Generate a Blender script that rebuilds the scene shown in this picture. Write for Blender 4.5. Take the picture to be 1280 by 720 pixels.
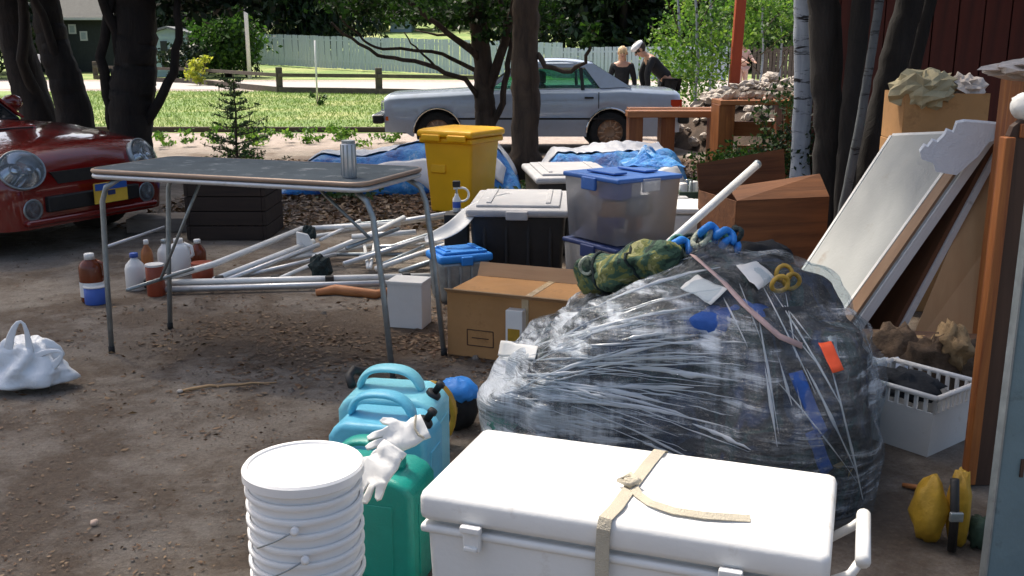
import bpy, bmesh, math, random
import numpy as np
from mathutils import Vector, Matrix, noise

R = math.radians
random.seed(7)
for o in list(bpy.data.objects):
    bpy.data.objects.remove(o)
S = bpy.context.scene
C = S.collection

# ------------------------------------------------------------------ camera, sky, sun, exposure
EYE, PITCH, FOC = 1.5, R(13.56), 1244.4
cam_d = bpy.data.cameras.new("camera")
cam_d.lens = 35; cam_d.sensor_width = 36
cam_d.clip_start = 0.05; cam_d.clip_end = 2000
cam = bpy.data.objects.new("camera", cam_d); C.objects.link(cam)
cam.location = (0, 0, EYE); cam.rotation_euler = (R(90) - PITCH, 0, 0)
S.camera = cam
SUNV = Vector((-0.42, 0.50, 1.15)).normalized()
sun_el = math.asin(SUNV.z); sun_az = math.atan2(SUNV.x, SUNV.y)
w = bpy.data.worlds.new("World"); S.world = w; w.use_nodes = True
nt = w.node_tree
sky = nt.nodes.new("ShaderNodeTexSky"); sky.sky_type = 'NISHITA'; sky.sun_disc = False
sky.sun_elevation = sun_el; sky.sun_rotation = sun_az
sky.air_density = 1.0; sky.dust_density = 5.0; sky.ozone_density = 0.4
nt.links.new(sky.outputs[0], nt.nodes["Background"].inputs[0])
nt.nodes["Background"].inputs[1].default_value = 0.148
sl = bpy.data.lights.new("sun", 'SUN'); sl.energy = 4.0; sl.angle = R(4.0); sl.color = (1.0, 0.92, 0.80)
so = bpy.data.objects.new("sun", sl); C.objects.link(so)
so.rotation_euler = SUNV.to_track_quat('Z', 'Y').to_euler()
S.view_settings.view_transform = 'Standard'; S.view_settings.look = 'None'
S.view_settings.exposure = 0.55; S.view_settings.gamma = 1.0
S.render.engine = 'CYCLES'
S.cycles.max_bounces = 6; S.cycles.transparent_max_bounces = 12

# ------------------------------------------------------------------ where things stand (measured from the photo)
def ray(u, v):
    c, s = math.cos(PITCH), math.sin(PITCH)
    up = 360 - v
    return Vector((u - 640, FOC * c + up * s, -FOC * s + up * c))
def G(u, v, z=0.0):                 # point at height z
    d = ray(u, v); return Vector((0, 0, EYE)) + d * ((z - EYE) / d.z)
def D(u, v, Y):                     # point at distance Y
    d = ray(u, v); return Vector((0, 0, EYE)) + d * (Y / d.y)

# ------------------------------------------------------------------ mesh builder
XF = {}
def ctrack(vs): pass
class MB:
    def __init__(s): s.v = []; s.f = []
    def raw(s, vs, fs, M=None):
        n = len(s.v)
        for p in vs:
            p = Vector(p)
            s.v.append(M @ p if M else p)
        s.f += [tuple(i + n for i in f) for f in fs]; return s
    def box(s, c, d, rz=0, M=None, taper=1.0):
        x, y, z = d[0] / 2, d[1] / 2, d[2] / 2
        t = taper
        vs = [(-x*t, -y*t, -z), (x*t, -y*t, -z), (x*t, y*t, -z), (-x*t, y*t, -z), (-x, -y, z), (x, -y, z), (x, y, z), (-x, y, z)]
        m = Matrix.Translation(c) @ (M if M else Matrix.Rotation(rz, 4, 'Z'))
        return s.raw(vs, [(0, 3, 2, 1), (4, 5, 6, 7), (0, 1, 5, 4), (1, 2, 6, 5), (2, 3, 7, 6), (3, 0, 4, 7)], m)
    def slab(s, a, b, c, d, t):     # quad abcd with thickness t along its normal
        a, b, c, d = map(Vector, (a, b, c, d))
        n = (b - a).cross(d - a).normalized() * t
        return s.raw([a, b, c, d, a + n, b + n, c + n, d + n], [(0, 3, 2, 1), (4, 5, 6, 7), (0, 1, 5, 4), (1, 2, 6, 5), (2, 3, 7, 6), (3, 0, 4, 7)])
    def tube(s, pts, r, n=8, cap=True, closed=False):
        pts = [Vector(p) for p in pts]
        k = len(pts)
        rs = r if isinstance(r, (list, tuple)) else [r] * k
        base = len(s.v); prev = None
        for i, p in enumerate(pts):
            if closed: t = pts[(i + 1) % k] - pts[i - 1]
            else: t = pts[min(i + 1, k - 1)] - pts[max(i - 1, 0)]
            t = t.normalized() if t.length > 1e-9 else Vector((0, 0, 1))
            if prev is None:
                a = t.cross(Vector((0, 0, 1)) if abs(t.z) < .9 else Vector((1, 0, 0))).normalized()
            else:
                a = (prev - t * prev.dot(t))
                a = a.normalized() if a.length > 1e-6 else t.orthogonal().normalized()
            prev = a; b = t.cross(a)
            for j in range(n):
                q = 2 * math.pi * j / n
                s.v.append(p + (a * math.cos(q) + b * math.sin(q)) * rs[i])
        m = k if closed else k - 1
        for i in range(m):
            i2 = (i + 1) % k
            for j in range(n):
                j2 = (j + 1) % n
                s.f.append((base + i*n + j, base + i*n + j2, base + i2*n + j2, base + i2*n + j))
        if cap and not closed:
            s.f.append(tuple(base + j for j in range(n))[::-1]); s.f.append(tuple(base + (k-1)*n + j for j in range(n)))
        return s
    def lathe(s, prof, n=24, c=(0, 0, 0), M=None, sx=1, sy=1, cap=True):
        vs = []; fs = []
        for r, z in prof:
            for j in range(n):
                q = 2 * math.pi * j / n
                vs.append((r * math.cos(q) * sx, r * math.sin(q) * sy, z))
        for i in range(len(prof) - 1):
            for j in range(n):
                j2 = (j + 1) % n
                fs.append((i*n + j, i*n + j2, (i+1)*n + j2, (i+1)*n + j))
        if cap: fs.append(tuple(range(n))[::-1]); fs.append(tuple((len(prof)-1)*n + j for j in range(n)))
        m = Matrix.Translation(c) @ (M if M else Matrix())
        return s.raw(vs, fs, m)
    def prism(s, poly, t, M=None):  # polygon in local xz, thickness t along y
        n = len(poly)
        vs = [(x, -t/2, z) for x, z in poly] + [(x, t/2, z) for x, z in poly]
        fs = [tuple(range(n)), tuple(range(n, 2*n))[::-1]] + [(i, i+n, (i+1) % n + n, (i+1) % n) for i in range(n)]
        return s.raw(vs, fs, M)
    def grid(s, nu, nv, fn, closeu=False):
        vs = [fn(i / (nu - (0 if closeu else 1)), j / (nv - 1)) for j in range(nv) for i in range(nu)]
        fs = []
        for j in range(nv - 1):
            for i in range(nu if closeu else nu - 1):
                i2 = (i + 1) % nu
                fs.append((j*nu + i, j*nu + i2, (j+1)*nu + i2, (j+1)*nu + i))
        return s.raw(vs, fs)
    def blob(s, c, r, nz=.15, nf=3.0, seed=0, seg=20, flat=None, M=None):
        c = Vector(c); off = Vector((seed * 7.3, seed * 3.1, seed * 5.7))
        def fn(a, b):
            th = a * 2 * math.pi; ph = (b - .5) * math.pi
            d = Vector((math.cos(th) * math.cos(ph), math.sin(th) * math.cos(ph), math.sin(ph)))
            k = 1 + nz * noise.noise(d * nf + off) + nz * .5 * noise.noise(d * nf * 2.3 + off)
            p = Vector((d.x * r[0], d.y * r[1], d.z * r[2])) * k
            if flat is not None and p.z < flat: p.z = flat
            if M: p = M @ p
            return c + p
        return s.grid(seg, max(6, seg // 2 + 2), fn, True)
    def mesh(s, name, root=None, fixn=True):
        inv = XF.get(root.name) if root else None
        vs = [(inv @ v) for v in s.v] if inv else s.v
        me = bpy.data.meshes.new(name); me.from_pydata([tuple(v) for v in vs], [], s.f)
        if fixn:
            bm = bmesh.new(); bm.from_mesh(me)
            bmesh.ops.recalc_face_normals(bm, faces=bm.faces); bm.to_mesh(me); bm.free()
        return me
    def build(s, name, mat, parent=None, smooth=False, bevel=0, subsurf=0, label=None, solid=0):
        me = s.mesh(name, parent)
        return link(name, me, mat, parent, smooth, bevel, subsurf, label, solid)

def link(name, me, mat, parent=None, smooth=False, bevel=0, subsurf=0, label=None, solid=0):
    o = bpy.data.objects.new(name, me); C.objects.link(o)
    if mat and not me.materials: me.materials.append(mat)
    if smooth: me.shade_smooth()
    if parent is not None:
        o.parent = parent; XF[o.name] = XF.get(parent.name, Matrix())
    if solid:
        m = o.modifiers.new("solid", 'SOLIDIFY'); m.thickness = solid
    if bevel:
        m = o.modifiers.new("bevel", 'BEVEL'); m.width = bevel; m.segments = 2; m.limit_method = 'ANGLE'; m.angle_limit = R(40)
        if smooth is False: me.shade_smooth(); 
        m2 = o.modifiers.new("wn", 'WEIGHTED_NORMAL'); m2.keep_sharp = True
    if subsurf:
        m = o.modifiers.new("sub", 'SUBSURF'); m.levels = subsurf; m.render_levels = subsurf
    if label: o['label'] = label
    return o
def thing(name, label, cat, loc=(0, 0, 0), rz=0, group=None):
    o = bpy.data.objects.new(name, None); C.objects.link(o)
    o.empty_display_size = .1
    o.location = loc; o.rotation_euler = (0, 0, rz)
    o['label'] = label; o['category'] = cat
    if group: o['group'] = group
    XF[o.name] = (Matrix.Translation(loc) @ Matrix.Rotation(rz, 4, 'Z')).inverted()
    return o
def lthing(name, label, cat, loc=(0, 0, 0), rz=0, group=None):   # children are built in local coordinates
    o = thing(name, label, cat, loc, rz, group); XF[o.name] = Matrix(); return o
def tag(o, label, cat, group=None):
    o['label'] = label; o['category'] = cat
    if group: o['group'] = group
    return o
def struct(o, kind='structure'):
    o['kind'] = kind; return o
def dup(root, loc, rz=0, label=None, scale=1):
    r = root.copy(); C.objects.link(r); r.location = loc; r.rotation_euler = (0, 0, rz); r.scale = (scale,) * 3
    if label: r['label'] = label
    def kids(a, b):
        for ch in list(a.children):
            c = ch.copy(); C.objects.link(c); c.parent = b; kids(ch, c)
    kids(root, r); return r

# ------------------------------------------------------------------ materials
class NT:
    def __init__(s, name):
        s.m = bpy.data.materials.new(name); s.m.use_nodes = True
        s.n = s.m.node_tree.nodes; s.l = s.m.node_tree.links
        s.b = s.n["Principled BSDF"]; s.out = s.n["Material Output"]
        s.tc = s.n.new("ShaderNodeTexCoord")
    def node(s, t, **k):
        x = s.n.new(t)
        for a, b in k.items(): setattr(x, a, b)
        return x
    def map(s, scale=(1, 1, 1), rot=(0, 0, 0), src='Object'):
        x = s.n.new("ShaderNodeMapping"); x.inputs['Scale'].default_value = scale; x.inputs['Rotation'].default_value = rot
        s.l.new(s.tc.outputs[src], x.inputs[0]); return x.outputs[0]
    def noise(s, scale, vec=None, detail=5, rough=.6, dist=0):
        x = s.n.new("ShaderNodeTexNoise"); x.inputs['Scale'].default_value = scale; x.inputs['Detail'].default_value = detail
        x.inputs['Roughness'].default_value = rough; x.inputs['Distortion'].default_value = dist
        s.l.new(vec if vec else s.tc.outputs['Object'], x.inputs['Vector']); return x.outputs['Fac']
    def ramp(s, fac, stops, interp='LINEAR'):
        x = s.n.new("ShaderNodeValToRGB"); e = x.color_ramp.elements; x.color_ramp.interpolation = interp
        while len(e) < len(stops): e.new(.5)
        for i, (p, c) in enumerate(stops):
            e[i].position = p; e[i].color = (c[0], c[1], c[2], 1) if isinstance(c, (tuple, list)) else (c, c, c, 1)
        s.l.new(fac, x.inputs[0]); return x.outputs[0]
    def mix(s, f, a, b, mode='MIX'):
        x = s.n.new("ShaderNodeMix"); x.data_type = 'RGBA'; x.blend_type = mode
        for i, val in ((0, f), (6, a), (7, b)):
            if hasattr(val, 'links'): s.l.new(val, x.inputs[i])
            elif i == 0: x.inputs[0].default_value = val
            else: x.inputs[i].default_value = (*val, 1)
        return x.outputs[2]
    def math(s, op, a, b=0.0):
        x = s.n.new("ShaderNodeMath"); x.operation = op
        for i, val in ((0, a), (1, b)):
            if hasattr(val, 'links'): s.l.new(val, x.inputs[i])
            else: x.inputs[i].default_value = val
        return x.outputs[0]
    def bump(s, h, strength=.3, dist=.01, chain=None):
        x = s.n.new("ShaderNodeBump"); x.inputs['Strength'].default_value = strength; x.inputs['Distance'].default_value = dist
        s.l.new(h, x.inputs['Height'])
        if chain: s.l.new(chain, x.inputs['Normal'])
        s.l.new(x.outputs[0], s.b.inputs['Normal']); return x.outputs[0]
    def col(s, c):
        if hasattr(c, 'links'): s.l.new(c, s.b.inputs['Base Color'])
        else: s.b.inputs['Base Color'].default_value = (*c, 1)
    def set(s, **k):
        for a, b in k.items():
            i = s.b.inputs[a.replace('_', ' ')]
            if hasattr(b, 'links'): s.l.new(b, i)
            else: i.default_value = b

def M(name, col, rough=.55, metal=0, var=.18, scale=6, bump=.12, bs=60, dirt=None, dirtamt=.0, spec=.5, **kw):
    t = NT(name)
    a = tuple(c * (1 - var) for c in col); b = tuple(min(1, c * (1 + var * .7)) for c in col)
    n1 = t.noise(scale)
    c = t.ramp(n1, [(.3, a), (.7, b)])
    if dirt:
        n2 = t.noise(scale * 1.7 + 1, detail=8, rough=.7)
        f = t.ramp(n2, [(.62 - dirtamt, 0.0), (.78 - dirtamt, .8)])
        c = t.mix(f, c, dirt)
    t.col(c)
    r = t.ramp(t.noise(scale * 3), [(.3, max(0.02, rough - .08)), (.7, min(1, rough + .1))])
    t.set(Roughness=r, Metallic=metal)
    t.b.inputs['Specular IOR Level'].default_value = spec
    if bump: t.bump(t.noise(bs, detail=4), bump, .01)
    for k, val in kw.items():
        t.b.inputs[k.replace('_', ' ')].default_value = val
    return t.m
def wood(name, c1, c2, axis=2, sc=14, rough=.6, bump=.25):
    t = NT(name); s = [sc] * 3; s[axis] = sc / 14
    g = t.noise(1.0, t.map(tuple(s)), 6, .65, .6)
    t.col(t.mix(t.math('MULTIPLY', t.noise(3), .5), t.ramp(g, [(.3, c1), (.7, c2)]), tuple(x * .55 for x in c1)))
    t.set(Roughness=rough); t.bump(g, bump, .01); return t.m
def leafmat(name, cols, trans=.35, rough=.5):
    t = NT(name); g = t.n.new("ShaderNodeNewGeometry")
    n = t.noise(.9, detail=2)
    f = t.math('ADD', t.math('MULTIPLY', g.outputs['Random Per Island'], .6), t.math('MULTIPLY', n, .4))
    k = len(cols)
    c = t.ramp(f, [(.15 + .7 * i / (k - 1), cc) for i, cc in enumerate(cols)])
    t.col(c); t.set(Roughness=rough)
    t.b.inputs['Specular IOR Level'].default_value = .3
    tr = t.n.new("ShaderNodeBsdfTranslucent"); t.l.new(t.mix(.5, c, (.35, .5, .05), 'SOFT_LIGHT'), tr.inputs[0])
    mx = t.n.new("ShaderNodeMixShader"); mx.inputs[0].default_value = trans
    t.l.new(t.b.outputs[0], mx.inputs[1]); t.l.new(tr.outputs[0], mx.inputs[2]); t.l.new(mx.outputs[0], t.out.inputs[0])
    return t.m
def bark(name, c1, c2, sc=9, bump=1.0, band=None):
    t = NT(name)
    g = t.noise(1, t.map((sc, sc, sc * .22)), 8, .7, .8)
    c = t.ramp(g, [(.32, c1), (.62, c2)])
    if band:
        g2 = t.noise(1, t.map((2.5, 2.5, 15)), 5, .75, .4)
        f = t.ramp(g2, [(.56, 0.0), (.62, 1.0)]); c = t.mix(f, c, band)
    t.col(c); t.set(Roughness=.85); t.bump(g, bump, .03); return t.m

mt = {}
mt['white_plastic'] = M('white_plastic', (.76, .755, .73), .42, var=.05, scale=4, bump=.10, bs=60, dirt=(.50, .45, .38), dirtamt=.03)
mt['bucket_plastic'] = M('bucket_plastic', (.80, .79, .77), .42, var=.03, bump=.06, bs=70, dirt=(.55, .49, .41), dirtamt=.01)
mt['grey_plastic'] = M('grey_plastic', (.42, .42, .43), .5, var=.12, dirt=(.55, .5, .47), dirtamt=.08)
mt['black_plastic'] = M('black_plastic', (.012, .012, .013), .55, var=.3)
mt['rubber'] = M('rubber', (.018, .018, .018), .8)
mt['blue_lid'] = M('blue_lid', (.04, .14, .44), .42, var=.12, dirt=(.2, .35, .6))
mt['navy'] = M('navy', (.02, .04, .14), .5)
mt['yellow_bin'] = M('yellow_bin', (.95, .49, .006), .5, var=.10, scale=2.5, dirt=(.45, .22, .02), dirtamt=-.02)
mt['blue_can'] = M('blue_can', (.22, .62, .72), .42, var=.10, bump=.2, bs=120, dirt=(.35, .6, .65), dirtamt=.02)
mt['sky_can'] = M('sky_can', (.14, .52, .70), .40, var=.12, bump=.2, bs=120, dirt=(.25, .5, .6))
mt['teal_can'] = M('teal_can', (.004, .27, .22), .38, var=.12, bump=.2, bs=120, dirt=(.05, .22, .2))
mt['galv'] = M('galvanised', (.32, .36, .38), .45, .75, var=.2, scale=20, dirt=(.2, .2, .2))
mt['alu'] = M('aluminium', (.62, .63, .64), .35, .55, var=.12, scale=9, dirt=(.35, .33, .3), dirtamt=.02)
mt['white_metal'] = M('white_metal', (.78, .78, .76), .4, .1, var=.1, dirt=(.35, .3, .26), dirtamt=.03)
mt['chrome'] = M('chrome', (.75, .76, .78), .15, 1.0, var=.05, bump=0)
mt['table_top'] = M('table_top', (.085, .105, .12), .85, spec=.1, var=.14, scale=5, bump=.25, bs=160, dirt=(.33, .35, .36), dirtamt=.06)
mt['table_edge'] = M('table_edge', (.33, .24, .18), .4, .3)
mt['cardboard'] = M('cardboard', (.45, .235, .09), .88, var=.14, scale=4, bump=.25, bs=12, dirt=(.26, .13, .05), dirtamt=.05)
mt['carton_dark'] = wood('carton_dark', (.09, .032, .012), (.26, .10, .035), 0, 16, .8, .4)
mt['cardboard_pale'] = wood('cardboard_pale', (.50, .32, .18), (.62, .42, .25), 0, 18, .85, .08)
mt['tape'] = M('tape', (.55, .42, .26), .25, var=.1)
mt['newsprint'] = M('newsprint', (.58, .50, .44), .8, var=.25, scale=25, bump=.3, bs=18)
mt['paper'] = M('paper', (.74, .73, .70), .7, var=.05, bump=.3, bs=18)
mt['white_bag'] = M('white_bag', (.76, .79, .82), .32, var=.05, bump=.7, bs=22, Transmission_Weight=0.0)
mt['strap'] = M('strap_web', (.50, .45, .35), .8, var=.15, bump=.6, bs=220)
mt['pink_strap'] = M('pink_strap', (.55, .38, .36), .7, var=.2, bump=.4, bs=150)
mt['orange_tag'] = M('orange_tag', (.85, .09, .02), .5)
mt['dark_cloth'] = M('dark_cloth', (.018, .022, .028), .9, var=.5, scale=7, bump=.5, bs=30)
mt['green_cloth'] = M('green_cloth', (.03, .06, .04), .85, var=.5, scale=9, bump=.5, bs=30)
mt['blue_cloth'] = M('blue_cloth', (.02, .09, .35), .75, var=.4, bump=.5, bs=40)
mt['bright_blue'] = M('bright_blue', (.02, .24, .72), .55, var=.2, bump=.3, bs=50)
mt['khaki'] = M('khaki', (.22, .16, .06), .85, var=.4, bump=.5, bs=30)
mt['brown_fur'] = M('brown_cloth', (.10, .065, .04), .95, var=.6, scale=14, bump=1.0, bs=45)
mt['tan_cloth'] = M('tan_cloth', (.30, .20, .10), .9, var=.3, scale=10, bump=.8, bs=40)
mt['yellow'] = M('yellow_nylon', (.46, .27, .02), .6, var=.4, bump=.3, bs=60)
mt['gold'] = M('gold_webbing', (.50, .30, .04), .5, var=.4, scale=30)
mt['rope_green'] = M('rope_green', (.08, .26, .20), .75, var=.6, scale=60, bump=.8, bs=200)
mt['rope_dark'] = M('rope_dark', (.015, .03, .03), .8, var=.8, scale=60, bump=.8, bs=200)
mt['rope_pale'] = M('rope_pale', (.5, .52, .40), .8, var=.5, scale=70, bump=.8, bs=200)
mt['orange_wood'] = wood('orange_wood', (.22, .06, .018), (.52, .19, .045), 2, 26, .45)
mt['orange_wood_x'] = wood('orange_wood_x', (.42, .15, .05), (.60, .26, .10), 0, 20, .55)
mt['dark_wood'] = wood('dark_wood', (.045, .022, .014), (.10, .05, .03), 2, 16, .6)
mt['weathered'] = wood('weathered', (.16, .13, .11), (.30, .26, .22), 0, 16, .85)
mt['planter_wood'] = wood('planter_wood', (.020, .012, .009), (.05, .03, .02), 0, 16, .85)
mt['fence_wood'] = wood('fence_wood', (.07, .055, .045), (.16, .13, .10), 0, 12, .85)
mt['tan_wood'] = wood('tan_wood', (.52, .29, .13), (.68, .43, .22), 2, 6, .55, .08)
mt['brown_panel'] = wood('brown_panel', (.12, .05, .025), (.22, .10, .05), 2, 8, .5, .1)
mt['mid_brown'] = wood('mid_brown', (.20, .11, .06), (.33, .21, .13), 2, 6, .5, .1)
mt['grey_panel'] = M('grey_panel', (.40, .41, .40), .85, var=.10, scale=2, dirt=(.27, .2, .14), spec=.2, dirtamt=.04)
mt['white_edge'] = M('white_edge', (.72, .71, .69), .5, var=.05, dirt=(.3, .25, .2))
mt['foam'] = M('foam', (.74, .76, .80), .75, var=.05, bump=.5, bs=90)
mt['red_post'] = wood('red_post', (.34, .045, .012), (.48, .08, .02), 2, 12, .6)
mt['barn_red'] = wood('barn_red', (.055, .008, .005), (.13, .020, .010), 2, 10, .75)
mt['blue_post'] = M('blue_grey_paint', (.15, .22, .24), .7, var=.12, scale=5, bump=.4, bs=25, dirt=(.07, .085, .09), dirtamt=.02)
mt['stone'] = M('stone', (.50, .44, .38), .9, var=.3, scale=5, bump=.8, bs=14, dirt=(.2, .17, .14), dirtamt=.03)
mt['soil'] = M('soil', (.06, .04, .028), 1.0, var=.5, scale=6, bump=1.0, bs=20)
mt['skin'] = M('skin', (.50, .27, .18), .5, var=.06, bump=.05)
mt['blonde'] = M('blonde_hair', (.62, .42, .22), .55, var=.3, scale=50, bump=.6, bs=120)
mt['dark_hair'] = M('dark_hair', (.025, .015, .01), .55, var=.3, scale=50, bump=.6, bs=120)
mt['black_coat'] = M('black_coat', (.010, .011, .014), .85, var=.4, bump=.5, bs=25)
mt['pale_pink'] = M('pale_pink', (.62, .42, .36), .8, var=.12, bump=.4, bs=30)
mt['brown_glass'] = M('brown_glass', (.16, .035, .012), .18, var=.15, bump=0)
mt['red_tin'] = M('red_tin', (.28, .05, .02), .4, var=.2)
mt['blue_label'] = M('blue_label', (.05, .12, .45), .5, var=.2)
mt['siding'] = M('siding', (.36, .48, .52), .7, var=.08)
mt['webbing'] = mt['strap']
mt['picket'] = wood('picket', (.46, .54, .64), (.64, .71, .80), 2, 8, .75)
mt['roof_grey'] = M('roof_grey', (.20, .21, .22), .85, var=.2)
mt['house_dark'] = M('house_dark', (.035, .04, .04), .8)
mt['house_blue'] = M('house_blue', (.30, .40, .50), .7)
mt['window_glass'] = M('window_glass', (.45, .5, .52), .08, var=.1, bump=0)
mt['dark_glass'] = M('dark_glass', (.012, .014, .016), .06, var=.1, bump=0)
mt['plate_blue'] = M('plate_blue', (.03, .12, .45), .4)
mt['plate_yellow'] = M('plate_yellow', (.75, .48, .06), .4)
mt['amber'] = M('amber_lens', (.85, .18, .02), .2, bump=0)
mt['red_lens'] = M('red_lens', (.55, .05, .02), .2, bump=0)
mt['curb'] = M('edging_timber', (.07, .05, .04), .9)
mt['steel_rim'] = M('steel_rim', (.50, .33, .22), .45, .2, var=.25, scale=12)

def camo():
    t = NT('camo_cloth'); n = t.noise(9, detail=3, dist=1.2)
    t.col(t.ramp(n, [(.36, (.02, .04, .028)), (.44, (.05, .10, .06)), (.53, (.16, .17, .05)), (.60, (.30, .29, .13)), (.68, (.04, .07, .04))], 'CONSTANT'))
    t.set(Roughness=.85); t.bump(t.noise(16), .8, .03); return t.m
mt['camo'] = camo()
def paint(name, col, flake=.0, rough=.28, dirt=None):
    t = NT(name); t.col(t.ramp(t.noise(2.5), [(.35, tuple(c * .92 for c in col)), (.7, col)]))
    if dirt: t.col(t.mix(t.ramp(t.noise(9, detail=8, rough=.75), [(.5, 0.0), (.75, .35)]), col, dirt))
    t.set(Roughness=rough, Metallic=flake); t.b.inputs['Coat Weight'].default_value = 1.0; t.b.inputs['Coat Roughness'].default_value = .04
    return t.m
mt['silver_paint'] = paint('silver_paint', (.46, .54, .66), .12, .34, (.33, .33, .34))
mt['red_paint'] = paint('red_paint', (.17, .007, .006), .0, .16)
def glass(name, tint, alpha_mix=.35, rough=.03):
    t = NT(name); tr = t.n.new("ShaderNodeBsdfTransparent"); tr.inputs[0].default_value = (*tint, 1)
    t.col(tint); t.set(Roughness=rough)
    gl = t.n.new("ShaderNodeBsdfGlossy"); gl.inputs['Roughness'].default_value = rough
    fr = t.n.new("ShaderNodeFresnel"); fr.inputs[0].default_value = 1.5
    mx = t.n.new("ShaderNodeMixShader"); t.l.new(fr.outputs[0], mx.inputs[0]); t.l.new(tr.outputs[0], mx.inputs[1]); t.l.new(gl.outputs[0], mx.inputs[2])
    mx2 = t.n.new("ShaderNodeMixShader"); mx2.inputs[0].default_value = alpha_mix
    t.l.new(mx.outputs[0], mx2.inputs[1]); t.l.new(t.b.outputs[0], mx2.inputs[2]); t.l.new(mx2.outputs[0], t.out.inputs[0])
    return t.m
mt['car_glass'] = glass('car_glass', (.50, .72, .64), .05)
mt['lamp_glass'] = glass('lamp_glass', (.8, .85, .88), .08)
mt['clear_plastic'] = glass('clear_plastic', (.92, .93, .95), .34, .25)
def milky(m):
    n = m.node_tree.nodes; l = m.node_tree.links; tl = n.new('ShaderNodeBsdfTranslucent'); tl.inputs[0].default_value = (.95, .95, .97, 1)
    last = [x for x in n if x.type == 'MIX_SHADER'][-1]; mx = n.new('ShaderNodeMixShader'); mx.inputs[0].default_value = .5
    l.new(n['Principled BSDF'].outputs[0], mx.inputs[1]); l.new(tl.outputs[0], mx.inputs[2]); l.new(mx.outputs[0], last.inputs[2])
milky(mt['clear_plastic'])
def film():
    t = NT('stretch_film')
    a = t.noise(1, t.map((2.2, 2.0, 26), (R(12), R(30), R(-20))), 8, .70, .45)
    b = t.noise(1, t.map((22, 3.0, 2.6), (R(10), R(-35), 0)), 7, .68, .4)
    c = t.noise(2.6, detail=4)
    sx = t.n.new("ShaderNodeSeparateXYZ"); t.l.new(t.tc.outputs['Object'], sx.inputs[0])
    left = t.n.new("ShaderNodeMapRange"); left.inputs[1].default_value = .15; left.inputs[2].default_value = -.75; left.inputs[4].default_value = .16
    t.l.new(sx.outputs[0], left.inputs[0])
    k = t.math('ADD', t.math('MULTIPLY', a, .72), t.math('MULTIPLY', b, .28))
    k = t.math('ADD', k, t.math('MULTIPLY', t.math('SUBTRACT', c, .5), .5))
    k = t.math('ADD', k, left.outputs[0])          # film turns whiter and more opaque towards this end
    al = t.ramp(k, [(.47, .02), (.53, .08), (.585, .34), (.66, .92)])
    t.col((.66, .71, .76)); t.set(Roughness=.25)
    t.b.inputs['Specular IOR Level'].default_value = .9
    t.bump(k, 1.0, .04)
    tr = t.n.new("ShaderNodeBsdfTransparent"); tr.inputs[0].default_value = (.84, .89, .92, 1)
    gl = t.n.new("ShaderNodeBsdfGlossy"); gl.inputs['Roughness'].default_value = .10
    bn = [n for n in t.n if n.type == 'BUMP'][0]; t.l.new(bn.outputs[0], gl.inputs['Normal'])
    m0 = t.n.new("ShaderNodeMixShader"); m0.inputs[0].default_value = .09
    t.l.new(tr.outputs[0], m0.inputs[1]); t.l.new(gl.outputs[0], m0.inputs[2])
    m1 = t.n.new("ShaderNodeMixShader"); t.l.new(al, m1.inputs[0]); t.l.new(m0.outputs[0], m1.inputs[1]); t.l.new(t.b.outputs[0], m1.inputs[2])
    t.l.new(m1.outputs[0], t.out.inputs[0]); return t.m
def packed():
    t = NT('packed_gear'); n = t.noise(3.2, detail=3, dist=1.0)
    c = t.ramp(n, [(.34, (.006, .008, .010)), (.44, (.012, .03, .07)), (.48, (.008, .010, .013)), (.55, (.008, .010, .013)), (.58, (.015, .05, .05)), (.63, (.008, .010, .012)), (.70, (.02, .05, .14))])
    t.col(c); t.set(Roughness=.8); t.bump(t.noise(7, detail=6), 1.0, .06); return t.m
mt['packed'] = packed()
mt['film_fold'] = glass('film_fold', (.80, .84, .88), .55, .2)
mt['film'] = film()
def tarp():
    t = NT('blue_tarp'); n = t.noise(5, detail=6, rough=.7, dist=.6)
    t.col(t.ramp(n, [(.34, (.012, .06, .28)), (.46, (.02, .20, .62)), (.58, (.05, .32, .72)), (.68, (.5, .62, .76))]))
    t.set(Roughness=.35); t.bump(t.noise(9, detail=6, rough=.7), .9, .06); return t.m
mt['tarp'] = tarp()
mt['white_sheet'] = M('white_sheet', (.74, .74, .76), .4, var=.1, bump=.8, bs=8)

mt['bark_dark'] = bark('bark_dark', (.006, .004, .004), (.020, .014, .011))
mt['bark_brown'] = bark('bark_brown', (.018, .011, .007), (.085, .055, .035), 7, 1.0)
mt['birch'] = bark('birch_bark', (.22, .25, .30), (.42, .46, .52), 5, .4, (.015, .014, .014))
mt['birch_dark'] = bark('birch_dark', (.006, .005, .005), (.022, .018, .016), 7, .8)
mt['birch_dim'] = bark('birch_dim', (.05, .055, .06), (.13, .145, .155), 7, .5, (.012, .011, .011))
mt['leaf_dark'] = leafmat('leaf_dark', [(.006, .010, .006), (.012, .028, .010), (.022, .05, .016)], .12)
mt['leaf_mid'] = leafmat('leaf_mid', [(.012, .03, .010), (.04, .10, .02), (.10, .20, .03)], .4)
mt['leaf_deep'] = leafmat('leaf_deep', [(.007, .018, .006), (.02, .055, .012), (.07, .16, .025)], .35)
mt['leaf_light'] = leafmat('leaf_light', [(.04, .09, .02), (.10, .22, .03), (.28, .40, .08)], .45)
mt['leaf_yellow'] = leafmat('leaf_yellow', [(.20, .26, .03), (.42, .45, .06), (.6, .55, .10)], .45)
mt['needle'] = leafmat('needle', [(.02, .045, .02), (.05, .10, .035), (.12, .17, .06)], .3)
mt['litter'] = leafmat('leaf_litter', [(.03, .018, .010), (.12, .06, .03), (.28, .19, .11)], .1)
mt['grass'] = leafmat('grass_blade', [(.11, .18, .045), (.20, .29, .08), (.33, .38, .15)], .35)

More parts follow.
